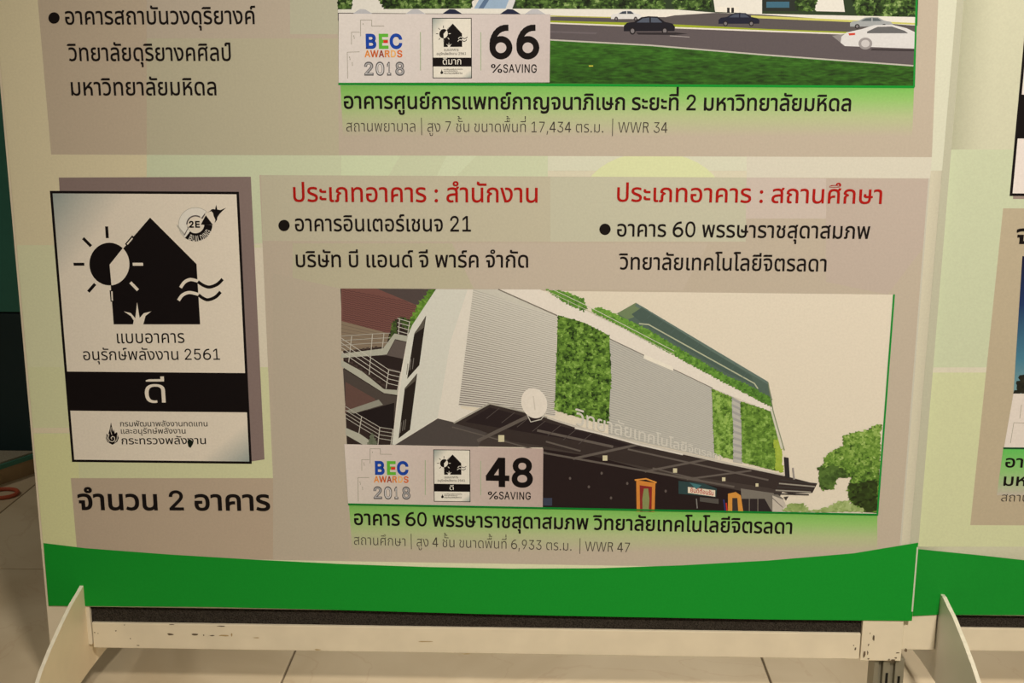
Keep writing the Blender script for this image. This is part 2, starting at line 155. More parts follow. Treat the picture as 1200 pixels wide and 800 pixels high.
THAI = {'ก':(600,[[76,0,76,190,79,228,88,259,104,282,124,299,148,312,175,321,176,324,66,366,66,399,69,426,78,452,93,477,114,499,139,519,171,536,206,548,247,556,291,558,331,556,368,549,404,539,436,523,464,503,488,478,505,447,516,411,519,369,519,0,430,0,430,360,426,400,412,432,390,456,360,471,327,481,290,484,252,481,220,473,193,459,173,440,161,419,157,394,265,340,257,292,233,289,212,281,193,268,177,248,168,222,165,190,165,0]]),'ข':(547,[[274,-10,216,-5,168,10,128,36,100,71,83,116,77,172,77,233,79,264,83,290,91,312,101,330,111,347,121,362,151,402,157,414,162,428,163,443,162,456,158,466,153,473,126,482,101,478,74,468,54,532,67,539,82,545,99,549,145,554,168,553,188,548,205,541,218,531,229,519,237,506,243,490,246,472,247,453,246,430,241,409,235,392,205,345,177,297,171,280,167,260,166,237,166,178,168,150,173,126,181,107,192,92,205,81,221,73,238,67,256,64,274,63,305,66,330,73,351,87,365,105,374,129,377,159,377,548,466,548,466,154,461,106,444,66,418,34,380,9,332,-5]]),'ค':(614,[[81,0,81,350,87,412,105,464,135,505,178,534,235,552,307,558,379,552,437,534,480,505,509,464,527,412,533,350,533,0,444,0,444,350,440,391,428,424,409,451,382,469,348,480,306,484,265,480,231,469,205,451,185,424,174,391,170,350,170,239,173,238,189,261,207,278,227,290,251,296,281,301,317,302,350,302,350,229,317,229,280,227,249,221,225,212,206,200,191,185,182,168,175,148,171,128,170,106,170,0]]),'ง':(537,[[171,0,0,548,90,548,238,77,250,77,266,78,282,82,297,89,312,97,324,107,336,118,354,142,369,170,380,202,388,235,392,268,394,301,390,352,377,396,357,432,328,458,294,474,253,479,228,477,207,472,185,543,225,551,258,553,290,551,320,547,348,539,372,527,395,513,415,496,436,471,453,443,467,411,476,376,481,338,483,298,480,248,472,202,459,160,442,122,422,90,399,63,378,45,355,30,328,17,297,8,262,2,221,0]]),'จ':(532,[[147,0,147,244,71,244,71,314,232,314,232,72,245,72,273,74,298,81,320,92,338,108,353,130,365,157,373,190,378,230,380,276,378,322,373,362,364,396,350,424,333,446,311,463,283,475,251,482,212,484,181,483,151,478,122,472,93,462,65,449,38,433,38,516,60,527,86,537,117,546,151,553,186,557,223,558,280,554,328,543,369,525,401,499,428,467,447,428,460,383,468,332,471,275,468,220,461,170,448,127,429,89,403,57,372,33,333,14,286,4,231,0]]),'ช':(550,[[275,-10,217,-5,168,10,128,36,100,71,83,116,77,172,77,233,79,264,83,290,91,312,101,330,111,347,121,362,151,402,157,414,162,428,163,443,162,456,158,466,153,473,126,482,101,478,74,468,54,532,67,539,82,545,99,549,145,554,168,553,188,548,205,541,218,531,229,519,237,506,243,490,246,472,247,453,246,430,241,409,235,392,205,345,177,297,171,280,167,260,166,237,166,178,168,150,173,126,181,107,192,92,205,81,221,73,238,67,256,64,275,63,306,66,331,73,351,87,365,105,374,129,377,159,377,299,375,322,369,341,360,356,346,366,328,373,305,375,301,375,301,432,306,432,331,434,350,440,364,451,374,465,381,480,385,498,388,548,477,548,476,514,471,484,464,458,452,436,432,418,405,404,405,400,422,394,435,386,446,377,453,365,458,353,462,340,466,300,466,154,461,106,445,66,418,34,381,9,333,-5]]),'ญ':(909,[[598,-174,571,-173,543,-170,516,-166,488,-159,462,-150,437,-140,437,-54,460,-67,485,-77,513,-86,541,-91,569,-95,596,-96,622,-95,645,-90,667,-84,686,-73,703,-59,716,-40,726,-16,732,13,734,48,734,74,730,74,715,54,695,37,671,22,643,10,611,3,576,1,546,3,517,9,491,19,467,33,447,53,430,77,418,106,410,141,408,182,408,361,406,391,400,416,390,436,377,452,361,465,343,474,322,479,302,483,280,484,247,481,218,474,193,461,173,443,161,421,157,394,271,340,263,292,240,289,218,282,200,269,185,250,176,225,173,193,173,105,174,92,177,81,183,73,191,67,201,64,214,63,235,65,252,69,265,5,229,-7,194,-10,176,-9,158,-6,141,-1,125,7,111,17,100,31,91,48,86,70,84,95,84,192,87,230,96,260,111,282,130,299,153,312,180,321,181,324,66,366,66,399,69,427,78,454,93,479,113,501,138,521,168,537,202,548,240,556,281,558,317,556,352,550,386,540,416,525,443,506,466,481,483,450,494,413,497,370,497,189,500,153,509,125,525,103,545,88,569,79,597,76,623,78,647,85,669,96,687,111,703,130,716,153,725,178,730,207,732,238,732,548,821,548,821,50,818,3,810,-39,796,-75,776,-105,751,-130,720,-149,684,-163,644,-171]]),'ฒ':(903,[[270,-10,220,-6,178,6,144,27,117,54,96,88,81,129,71,175,65,226,63,281,65,345,71,399,82,445,96,481,113,510,134,532,158,546,186,555,216,558,237,557,256,553,273,546,287,536,298,523,306,506,310,506,318,523,330,537,345,547,362,553,381,557,402,558,438,554,468,543,494,524,513,496,524,461,528,418,528,228,530,197,535,168,545,143,557,120,573,101,592,86,613,74,637,67,663,65,691,68,714,77,735,92,750,114,759,143,762,179,762,548,851,548,851,173,849,132,841,96,830,67,813,42,794,23,771,8,744,-2,716,-8,686,-10,646,-7,610,2,580,17,555,37,535,60,521,87,517,87,512,0,439,0,439,417,437,440,433,457,425,470,415,478,402,482,388,484,373,482,360,478,350,470,342,459,337,443,334,424,279,424,275,445,269,461,261,472,251,478,240,483,227,484,212,482,198,476,186,466,176,450,167,430,161,404,156,371,153,331,152,284,153,239,157,199,163,164,171,134,184,109,201,90,222,75,249,67,282,64,314,66,339,71,348,3,312,-7]]),'ด':(616,[[268,-10,219,-6,177,7,143,28,115,55,94,89,79,129,68,173,62,220,60,270,62,323,68,370,78,411,91,445,108,474,128,499,151,518,177,533,206,545,237,552,270,557,306,558,356,555,400,548,437,535,467,517,492,495,511,468,524,437,532,403,535,365,535,0,447,0,447,357,444,395,433,427,416,452,390,470,355,480,309,484,279,482,252,476,227,467,204,452,185,431,170,404,158,369,151,324,149,269,150,232,154,197,161,165,170,136,184,111,201,91,223,76,250,67,282,64,310,66,335,72,344,3,308,-7]]),'ต':(636,[[275,-10,223,-6,180,7,145,29,117,57,96,92,81,134,71,180,65,230,63,285,65,346,71,399,82,443,96,479,114,509,136,531,162,546,191,555,224,558,246,557,266,553,284,546,298,536,310,523,318,506,322,506,330,523,342,537,358,547,376,553,397,557,419,558,459,554,493,543,520,524,539,496,551,461,555,418,555,0,466,0,466,417,464,440,458,458,449,470,437,478,422,482,406,484,388,482,374,478,364,470,356,459,350,443,347,424,291,424,287,445,280,461,270,472,258,478,246,483,232,484,208,479,188,463,172,438,161,400,154,349,152,284,153,240,157,201,163,166,172,136,185,111,202,91,224,76,252,67,286,64,319,66,344,71,353,3,317,-7]]),'ถ':(602,[[194,-10,176,-9,158,-6,141,-1,125,7,111,17,100,31,91,48,86,70,84,95,84,192,87,230,96,260,111,282,130,299,153,312,180,321,181,324,66,366,66,399,69,426,78,452,93,477,114,499,139,519,171,536,206,548,247,556,292,558,332,556,370,549,406,539,438,523,466,503,490,478,507,447,518,411,521,369,521,0,432,0,432,360,427,400,414,432,391,456,362,471,328,481,291,484,253,481,220,473,193,459,173,440,161,419,157,394,271,340,263,292,240,290,218,283,200,274,185,258,176,234,173,203,173,105,174,92,177,81,183,73,191,67,202,64,215,63,235,65,252,69,265,5,229,-7]]),'ท':(609,[[84,0,84,548,146,548,162,461,166,461,180,489,201,513,228,532,260,546,296,555,337,558,375,556,409,549,440,538,466,521,487,501,505,475,518,444,525,408,528,366,528,0,439,0,439,361,436,398,426,428,409,452,386,469,356,480,320,483,290,481,264,473,240,461,220,445,203,425,190,402,181,375,175,347,173,317,173,0]]),'น':(613,[[270,-10,233,-8,199,-1,169,11,142,27,121,47,104,73,91,104,83,140,81,182,81,548,170,548,170,187,173,150,184,120,201,96,224,79,253,68,289,65,332,70,368,85,398,110,419,143,432,184,436,231,436,548,525,548,525,0,451,0,447,81,442,81,427,56,406,34,380,16,348,1,311,-7]]),'บ':(604,[[301,-10,230,-4,173,14,132,44,104,85,87,136,81,198,81,548,170,548,170,197,174,156,184,123,202,97,227,79,260,68,301,64,342,68,376,79,402,97,420,123,430,156,434,197,434,548,523,548,523,198,517,136,500,85,472,44,430,14,373,-4]]),'ป':(605,[[301,-10,230,-4,173,14,132,44,104,85,87,136,81,198,81,548,170,548,170,197,174,156,184,123,202,97,227,79,260,68,301,64,342,68,376,79,402,97,420,123,430,156,434,197,434,745,523,745,523,198,517,136,500,85,472,44,430,14,373,-4]]),'พ':(695,[[140,0,41,548,132,548,171,310,181,235,193,126,196,126,214,203,230,265,243,313,310,548,383,548,451,313,465,265,481,203,498,126,502,126,513,235,523,310,563,548,654,548,555,0,468,0,376,298,363,350,350,421,346,421,337,370,327,331,317,298,227,0]]),'ภ':(603,[[88,-10,53,-7,19,5,29,67,45,63,62,61,72,62,79,65,85,71,92,101,92,194,95,232,102,261,115,284,133,300,155,312,181,321,182,324,67,366,67,399,70,426,79,452,94,477,114,499,140,519,171,536,207,548,248,556,293,558,333,556,371,549,407,539,439,523,467,503,491,478,508,447,519,411,522,369,522,0,433,0,433,360,428,400,415,432,392,456,363,471,329,481,292,484,254,481,221,473,194,459,174,440,162,419,158,394,272,340,264,292,241,289,221,281,204,268,191,249,184,223,181,191,181,94,178,58,169,30,154,12,135,0,113,-8]]),'ม':(614,[[345,-10,304,-7,267,1,235,16,207,35,186,59,171,87,167,87,162,0,89,0,89,548,178,548,178,231,180,199,186,170,196,144,209,120,226,101,247,86,270,74,297,67,327,65,363,68,392,79,415,96,431,120,441,150,444,187,444,548,533,548,533,181,531,140,523,104,511,73,493,47,472,27,446,11,416,-1,382,-8]]),'ย':(594,[[292,-9,242,-7,198,0,163,12,133,28,110,48,93,71,81,98,73,128,71,161,73,190,77,214,85,235,94,251,106,265,119,275,132,283,147,288,161,292,161,296,119,316,105,327,93,340,83,355,74,373,70,394,68,418,70,441,75,463,84,484,97,503,114,520,136,535,163,546,194,553,231,555,281,552,297,549,310,545,321,540,305,471,277,479,240,482,214,480,194,473,178,463,167,448,160,431,158,411,160,390,166,372,176,358,188,347,203,339,221,334,239,330,258,328,278,327,297,327,297,262,278,262,242,260,212,252,190,241,174,223,164,199,161,169,162,150,166,133,173,116,182,101,195,88,213,78,234,70,261,66,292,64,324,66,350,70,372,78,389,89,402,102,412,119,419,137,423,159,424,182,424,548,513,548,513,188,507,125,489,74,460,37,417,11,361,-4]]),'ร':(488,[[235,-10,197,-9,160,-5,126,2,94,10,65,19,40,29,66,101,114,84,173,70,194,66,215,65,237,64,270,66,300,73,325,84,344,99,356,119,360,142,359,157,354,170,348,182,338,192,325,202,309,212,290,221,268,230,242,239,202,253,167,267,136,282,109,298,87,315,70,336,57,358,50,384,47,414,50,441,57,466,70,489,87,509,111,526,140,539,174,550,215,556,261,558,292,557,323,554,352,550,378,543,400,535,418,526,418,451,376,467,320,480,300,483,279,484,258,485,218,483,186,476,164,465,148,450,139,435,136,418,137,404,142,392,149,381,159,371,173,361,192,352,214,342,242,331,274,320,305,309,334,296,362,283,387,268,408,250,426,231,439,208,446,181,449,150,447,123,440,96,429,72,412,49,389,29,361,13,326,0,284,-8]]),'ล':(571,[[402,0,402,365,399,404,389,435,373,458,348,473,316,482,274,485,241,484,209,479,179,472,149,461,120,449,92,434,92,517,114,527,140,536,171,545,205,552,242,557,282,558,316,557,346,553,374,547,399,538,420,526,439,512,454,495,467,476,477,454,484,428,489,401,490,370,490,0],[230,-10,176,-6,131,8,96,31,70,61,54,100,49,147,56,198,76,241,110,275,158,301,224,319,306,328,420,335,420,261,318,254,257,247,210,237,178,222,156,203,143,178,139,149,142,122,152,100,168,83,189,71,216,64,247,62,278,65,305,71,319,4,278,-7]]),'ว':(492,[[191,-10,165,-9,140,-6,116,-2,91,5,65,15,38,28,66,96,81,88,98,80,116,73,136,68,157,65,181,64,227,70,265,88,297,119,320,160,333,213,338,276,333,338,319,390,296,431,262,460,219,478,165,484,144,483,122,481,100,477,79,472,60,465,42,456,42,531,62,540,83,547,106,552,129,555,152,557,175,558,231,554,280,542,321,523,355,496,382,463,403,424,417,380,426,330,429,276,422,194,403,124,370,67,323,24,264,-1]]),'ศ':(628,[[81,0,81,350,87,412,105,464,135,505,178,534,235,552,307,558,343,557,375,552,403,545,428,533,449,518,466,499,488,485,505,466,518,442,526,414,531,384,533,350,533,0,444,0,444,350,440,391,429,424,410,451,383,469,349,480,307,484,265,480,231,469,205,451,185,424,174,391,170,350,170,239,173,238,189,261,207,278,228,290,251,296,281,301,317,302,350,302,350,229,317,229,280,227,249,221,225,212,206,200,191,185,182,168,175,148,171,128,170,106,170,0],[466,471,416,518,433,522,449,529,465,538,478,550,485,566,488,584,575,584,573,564,568,546,560,530,549,515,536,502,521,492,504,483,485,476]]),'ษ':(640,[[309,-10,258,-7,214,1,177,15,146,34,122,58,104,88,91,121,83,160,81,203,81,548,170,548,170,202,174,159,185,125,203,98,229,79,265,68,309,64,353,68,389,79,415,98,433,125,444,159,448,202,448,548,537,548,537,203,535,160,527,121,515,88,496,58,472,34,442,15,405,1,361,-7],[370,226,344,227,322,232,304,239,289,248,277,259,269,271,263,285,260,299,259,313,263,344,274,371,346,358,342,346,340,329,348,305,354,299,363,295,374,294,601,294,601,226]]),'ส':(572,[[402,0,402,365,399,404,389,435,373,458,348,473,316,482,274,485,241,484,209,479,179,472,149,461,120,449,92,434,92,517,114,527,140,536,171,545,205,552,242,557,282,558,316,557,346,553,373,546,395,536,414,521,428,502,449,489,465,473,477,452,484,428,488,400,490,370,490,0],[230,-10,176,-6,131,8,96,31,70,61,54,100,49,147,56,198,76,241,110,275,158,301,224,319,306,328,420,335,420,261,318,254,257,247,210,237,178,222,156,203,143,178,139,149,142,122,152,100,168,83,189,71,216,64,247,62,278,65,305,71,319,4,278,-7],[425,471,375,518,392,522,408,529,424,538,437,550,444,566,447,584,534,584,532,564,528,546,520,530,509,515,496,502,480,492,463,483,444,476]]),'ห':(587,[[89,0,89,548,178,548,178,311,181,311,409,548,513,548,513,545,178,206,178,0],[429,0,429,193,425,229,413,260,393,285,364,303,324,314,274,318,326,383,366,381,401,373,432,361,458,343,479,322,496,296,508,266,516,232,518,195,518,0]]),'อ':(574,[[275,-10,209,-4,155,15,114,47,84,91,66,150,60,224,62,268,65,314,275,314,275,244,149,244,149,224,151,185,155,152,163,126,174,104,188,88,205,76,224,68,247,64,273,62,302,64,328,70,351,79,371,93,388,114,402,141,412,175,418,218,420,270,418,316,413,357,404,391,391,420,374,443,352,461,324,474,292,481,253,484,232,483,211,482,191,479,171,474,152,469,133,463,114,455,96,446,78,436,78,519,127,539,191,553,215,556,239,557,264,558,319,554,366,542,407,523,440,496,466,462,486,423,500,377,508,326,511,270,508,214,501,164,488,119,470,80,445,48,414,23,375,5,329,-6]]),'ะ':(338,[[153,344,127,345,105,350,87,357,71,366,59,376,50,389,44,402,40,416,39,430,44,461,55,488,130,476,126,462,123,444,130,423,136,418,145,415,156,414,299,414,299,344],[153,64,127,65,105,70,87,77,71,86,59,96,50,109,44,122,40,136,39,150,44,181,55,208,130,196,126,182,123,164,130,143,136,138,145,135,156,134,299,134,299,64]]),'ั':(0,[[-216,635,-242,636,-264,640,-283,647,-298,656,-310,666,-320,678,-326,691,-330,704,-331,718,-327,751,-315,779,-240,766,-244,753,-246,735,-238,713,-231,707,-222,704,-211,703,42,703,42,635]]),'า':(406,[[236,0,236,389,234,419,226,443,214,461,195,474,170,481,138,484,115,483,92,480,71,475,50,467,30,459,10,448,10,528,25,535,44,541,67,548,93,554,123,557,155,558,188,556,218,551,245,543,268,531,288,514,304,494,316,468,323,438,325,402,325,0]]),'ิ':(0,[[-514,635,-514,674,-441,706,-89,706,-89,635]]),'ี':(0,[[-514,635,-514,674,-441,706,-89,706,-89,635],[-172,674,-172,787,-88,787,-88,674]]),'ึ':(0,[[-514,635,-514,674,-441,706,-242,706,-255,681,-262,702,-263,717,-260,740,-252,760,-239,777,-220,790,-198,797,-171,800,-144,797,-121,790,-102,777,-87,759,-79,739,-76,716,-79,695,-86,675,-99,659,-117,645,-139,638,-166,635],[-169,678,-157,679,-146,683,-138,690,-132,698,-128,707,-127,717,-128,728,-132,737,-139,745,-147,751,-158,755,-170,756,-182,755,-193,751,-201,746,-207,738,-211,729,-212,718,-211,708,-207,698,-202,690,-193,683,-182,679]]),'ื':(0,[[-514,635,-514,674,-441,706,-89,706,-89,635],[-308,674,-308,787,-234,787,-234,674],[-162,674,-162,787,-89,787,-89,674]]),'ุ':(0,[[-169,-261,-169,-155,-171,-141,-179,-133,-191,-130,-202,-131,-212,-134,-219,-74,-187,-67,-158,-64,-137,-66,-120,-71,-107,-81,-97,-93,-92,-108,-90,-126,-90,-261]]),'ู':(0,[[-219,-265,-258,-262,-291,-254,-317,-240,-335,-220,-346,-196,-350,-167,-350,-150,-359,-130,-382,-130,-388,-70,-361,-65,-340,-64,-318,-66,-301,-71,-289,-80,-280,-92,-275,-107,-273,-125,-273,-159,-272,-171,-268,-182,-261,-191,-251,-198,-237,-203,-220,-204,-202,-203,-188,-198,-179,-191,-172,-182,-168,-171,-167,-159,-167,-67,-89,-67,-89,-164,-93,-194,-104,-219,-122,-239,-147,-253,-180,-262]]),'เ':(295,[[205,-10,187,-9,170,-6,153,-1,137,7,124,17,112,31,103,48,98,70,96,95,96,548,185,548,185,106,186,92,189,81,195,73,203,67,214,64,227,63,246,65,265,70,277,5,240,-7]]),'แ':(568,[[205,-10,187,-9,170,-6,153,-1,137,7,124,17,112,31,103,48,98,70,96,95,96,548,185,548,185,106,186,92,189,81,195,73,203,67,214,64,227,63,246,65,265,70,277,5,240,-7],[478,-10,460,-9,443,-6,426,-1,410,7,397,17,385,31,376,48,371,70,369,95,369,548,458,548,458,106,459,92,462,81,468,73,476,67,487,64,500,63,519,65,538,70,550,5,513,-7]]),'โ':(308,[[110,448,110,644,107,680,97,709,82,730,61,744,37,753,9,756,9,794,83,826,350,826,350,756,147,756,146,752,160,740,172,725,184,707,192,684,197,658,199,627,199,448],[219,-10,201,-9,184,-6,167,-1,151,7,138,17,126,31,117,48,112,70,110,95,110,548,199,548,199,106,200,92,203,81,209,73,217,67,228,64,241,63,260,65,279,70,291,5,254,-7]]),'่':(0,[[-178,635,-178,846,-90,846,-90,635]]),'้':(0,[[-368,635,-368,679,-327,691,-314,696,-302,703,-292,711,-284,719,-280,730,-278,741,-286,762,-309,770,-330,766,-348,759,-368,814,-354,823,-339,830,-324,835,-284,840,-259,838,-238,830,-222,818,-209,802,-202,783,-199,762,-201,744,-205,728,-214,714,-224,701,-235,690,-247,681,-257,705,-58,705,-58,635]]),'์':(0,[[-253,606,-265,635,-269,669,-268,683,-265,696,-260,709,-252,720,-242,730,-228,739,-211,746,-189,750,-164,751,-27,751,-27,682,-141,682,-173,675,-180,668,-184,660,-185,649,-183,634,-176,618]]),'ํ':(0,[[-160,611,-191,614,-217,621,-239,635,-255,652,-265,675,-268,701,-265,728,-255,750,-239,768,-217,781,-191,788,-160,791,-129,788,-102,781,-80,768,-63,750,-53,728,-50,701,-53,675,-63,652,-80,635,-102,621,-129,614],[-160,658,-145,659,-133,663,-124,670,-117,679,-112,689,-111,701,-112,713,-117,724,-124,733,-133,739,-145,743,-160,744,-174,743,-186,739,-196,733,-202,724,-207,713,-208,701,-207,689,-202,679,-196,670,-186,663,-174,659]])}
GLY = {**LATIN, **THAI}
UPPER = 'ัิีึื็ํ'; TONE = '่้๊๋์'; LOWER = 'ุู'; ASC = 'ปฝฟฬ'
LATIN['I'] = GLY['I'] = (190, [[62, 0, 62, 509, 128, 509, 128, 0]])
GLY['R'] = LATIN['R'] = (449, [[62, 0, 62, 509, 250, 509, 320, 498, 372, 455, 388, 378, 366, 300, 304, 262, 402, 0, 328, 0, 238, 248, 130, 248, 130, 0], [130, 306, 245, 306, 298, 324, 316, 378, 298, 430, 245, 449, 130, 449]])
def six():
    ell = lambda cx, cy, rx, ry, a0, a1, n: [q for k in range(n+1) for a in [math.radians(a0+(a1-a0)*k/n)] for q in (cx+rx*math.cos(a), cy+ry*math.sin(a))]
    o = ell(232, 160, 190, 168, 0, -180, 18)+[40, 225, 50, 290, 74, 350, 112, 410, 165, 460, 225, 492, 285, 508, 350, 512, 350, 452, 300, 449, 245, 434, 192, 404, 152, 360, 128, 310, 118, 268]+ell(232, 160, 190, 168, 122, 12, 11)
    return (453, [o, ell(232, 160, 122, 108, 0, 340, 17)])
GLY['6'] = LATIN['6'] = six()
LATIN['4'] = GLY['4'] = (420, [[240, 0, 240, 115, 18, 115, 18, 180, 225, 509, 312, 509, 312, 178, 385, 178, 385, 115, 312, 115, 312, 0], [240, 178, 240, 400, 100, 178]])
LINES = []
def text(s, p0, p1, h, rgb, weight=0., name='text_line', parent=None, level=30, h1=None, lab=None, hl=None, curve=None, plane=None):
    s2 = ''
    for ch in s: s2 += 'ํา' if ch == 'ำ' else ch
    LINES.append(dict(s=s2, p0=p0, p1=p1, h=h, h1=h1 or h, rgb=rgb, w=weight, name=name, parent=parent, level=level, lab=lab, hl=hl, curve=curve, plane=plane))
def area2(lp): return sum(lp[k]*lp[(k+3) % len(lp)]-lp[(k+2) % len(lp)]*lp[k+1] for k in range(0, len(lp), 2))
def glyph_curves(ch, wt):
    loops = GLY[ch][1]; outer = [l for l in loops if area2(l) < 0]; holes = [l for l in loops if area2(l) >= 0]; res = []
    for ol in outer:
        mine = [h for h in holes if inside(h[0], h[1], list(zip(ol[::2], ol[1::2])))]
        c = bpy.data.curves.new('g', 'CURVE'); c.dimensions = '2D'; c.fill_mode = 'BOTH'
        for lp in [ol]+mine:
            fp = shift(lp, min(wt, 0)); sp = c.splines.new('POLY'); sp.points.add(len(fp)-1); sp.use_cyclic_u = True
            for k, q in enumerate(fp): sp.points[k].co = (q.x, q.y, 0, 1)
        o = bpy.data.objects.new('g', c); C.objects.link(o); res.append(o)
    return res
def shift(lp, w):                              # lighter weight: pull the outline in a little
    P = [Vector((lp[k]/1000, lp[k+1]/1000)) for k in range(0, len(lp), 2)]; n = len(P); out = []
    if w == 0: return P
    for i in range(n):
        a = (P[i]-P[i-1]).normalized(); b = (P[(i+1) % n]-P[i]).normalized()
        na, nb = Vector((-a.y, a.x)), Vector((-b.y, b.x)); m = na+nb
        if m.length < 1e-4: out.append(P[i]+na*w); continue
        m.normalize(); out.append(P[i]+m*w/max(.6, m.dot(na)))
    return out
def strokes(ch, w):                            # heavier weight: a stroke along each outline, just behind the fill
    V = []; F = []
    for lp in GLY[ch][1]:
        P = [Vector((lp[k]/1000, lp[k+1]/1000)) for k in range(0, len(lp), 2)]; j = 0
        for a, b in zip(P, P[1:]+P[:1]):
            d = b-a
            if d.length < 1e-6: continue
            d.normalize(); n = Vector((-d.y, d.x))*w; e = d*w*.8; i = len(V); z = (j % 3)*3e-6; j += 1
            V += [(q.x, q.y, z) for q in (a-n-e, b-n+e, b+n+e, a+n-e)]; F.append((i, i+1, i+2, i+3))
    return V, F
def set_lettering():
    lat = lambda L: all((c in LATIN or c == ' ') for c in L['s'])
    wt = lambda L, ch: L['w']*.6 if ch in LATIN and not lat(L) else L['w']
    need = {(ch, wt(L, ch)) for L in LINES for ch in L['s'] if ch != ' '}
    tmp = {k: glyph_curves(*k) for k in sorted(need)}
    bpy.context.view_layer.update()
    dg = bpy.context.evaluated_depsgraph_get()
    G = {}
    for k, obs in tmp.items():
        V, F = [], []
        for pi, o in enumerate(obs):
            e = o.evaluated_get(dg); m = e.to_mesh(); i = len(V)
            V += [(q.co.x, q.co.y, 1e-5+pi*4e-6) for q in m.vertices]; F += [tuple(i+q for q in p.vertices) for p in m.polygons]; e.to_mesh_clear()
        if k[1] > .001:
            v, f = strokes(*k); i = len(V); V += v; F += [tuple(i+q for q in t) for t in f]
        G[k] = (V, F)
    for o in [q for l in tmp.values() for q in l]:
        d = o.data; bpy.data.objects.remove(o); bpy.data.curves.remove(d)
    CH = max(GLY['า'][1][0][1::2])/1000.; CAP = .509
    A = {ch: GLY[ch][0]/1000. for ch in THAI}
    for L in LINES:
        x = 0.; out = []; prev = ''; base = ''
        latin_only = all((c in LATIN or c == ' ') for c in L['s'])
        k = 1.0 if latin_only else CH*1.22/CAP
        for ch in L['s']:
            if ch == ' ': x += .24; prev = ' '; continue
            v, f = G[(ch, wt(L, ch))]
            if ch in LATIN:
                wk = L['w']
                out.append([[(x+a*k, b*k, q) for a, b, q in v], f]); x += (LATIN[ch][0]/1000.+(.02+L['w'] if latin_only else 0))*k
            else:
                dx = dy = 0
                if ch in TONE and prev and prev in UPPER: dy = .19 if prev == 'ื' else .175
                if ch in UPPER+TONE and base in ASC: dx = -.09
                out.append([[(x+a+dx, b+dy, q) for a, b, q in v], f])
                if ch not in UPPER+TONE+LOWER: base = ch; x += A[ch]
            prev = ch
        ev = [q for v, _ in out for q in v]
        xa, xb = min(q[0] for q in ev), max(q[0] for q in ev)
        H = CAP if latin_only else CH
        if L['plane']: (ax, az), (bx, bz), hh, hh1 = L['plane']
        else:
            (ax, az), (bx, bz) = B(*L['p0']), B(*L['p1'])
            hh = B(*L['p0'])[1]-B(L['p0'][0], L['p0'][1]+L['h'])[1]; hh1 = hh*L['h1']/L['h']
        V = []; F = []; col = pig(L['rgb'])
        r = hh1/hh
        for gi, (v, f) in enumerate(out):
            i = len(V); F += [tuple(i+q for q in t) for t in f]
            for gx, gy, pi in v:
                t = (gx-xa)/(xb-xa)
                if L['curve']:                 # lettering around an arc: centre, radius, start and end angle
                    (cx, cz), rr, a0, a1 = L['curve']; a = a0+(a1-a0)*t; q = rr+gy/H*hh
                    V.append((cx+q*math.cos(a), -(L['level']*LV+(gi % 3)*2.2e-5+pi), cz+q*math.sin(a))); continue
                if abs(r-1) > .02:
                    tt = t/(t+(1-t)*r) if False else (t*1.0)/( (1-t)/1.0*1.0 + t ) # linear
                    tt = (1-(1-t*(1-r))**1.0)/(1-r); tt = t*(1+ (1-r)*.55*(1-t))
                else: tt = t
                hcur = hh*(1+(r-1)*tt)
                V.append((ax+(bx-ax)*tt, -(L['level']*LV+(gi % 3)*2.2e-5+pi), az+(bz-az)*tt+gy/H*hcur))
        me = bpy.data.meshes.new(L['name']); me.from_pydata(V, [], F)
        a = me.color_attributes.new('Col', 'FLOAT_COLOR', 'POINT'); a.data.foreach_set('color', list(col)*len(V))
        link(L['name'], me, L['parent'], L['lab'], [PRINT])

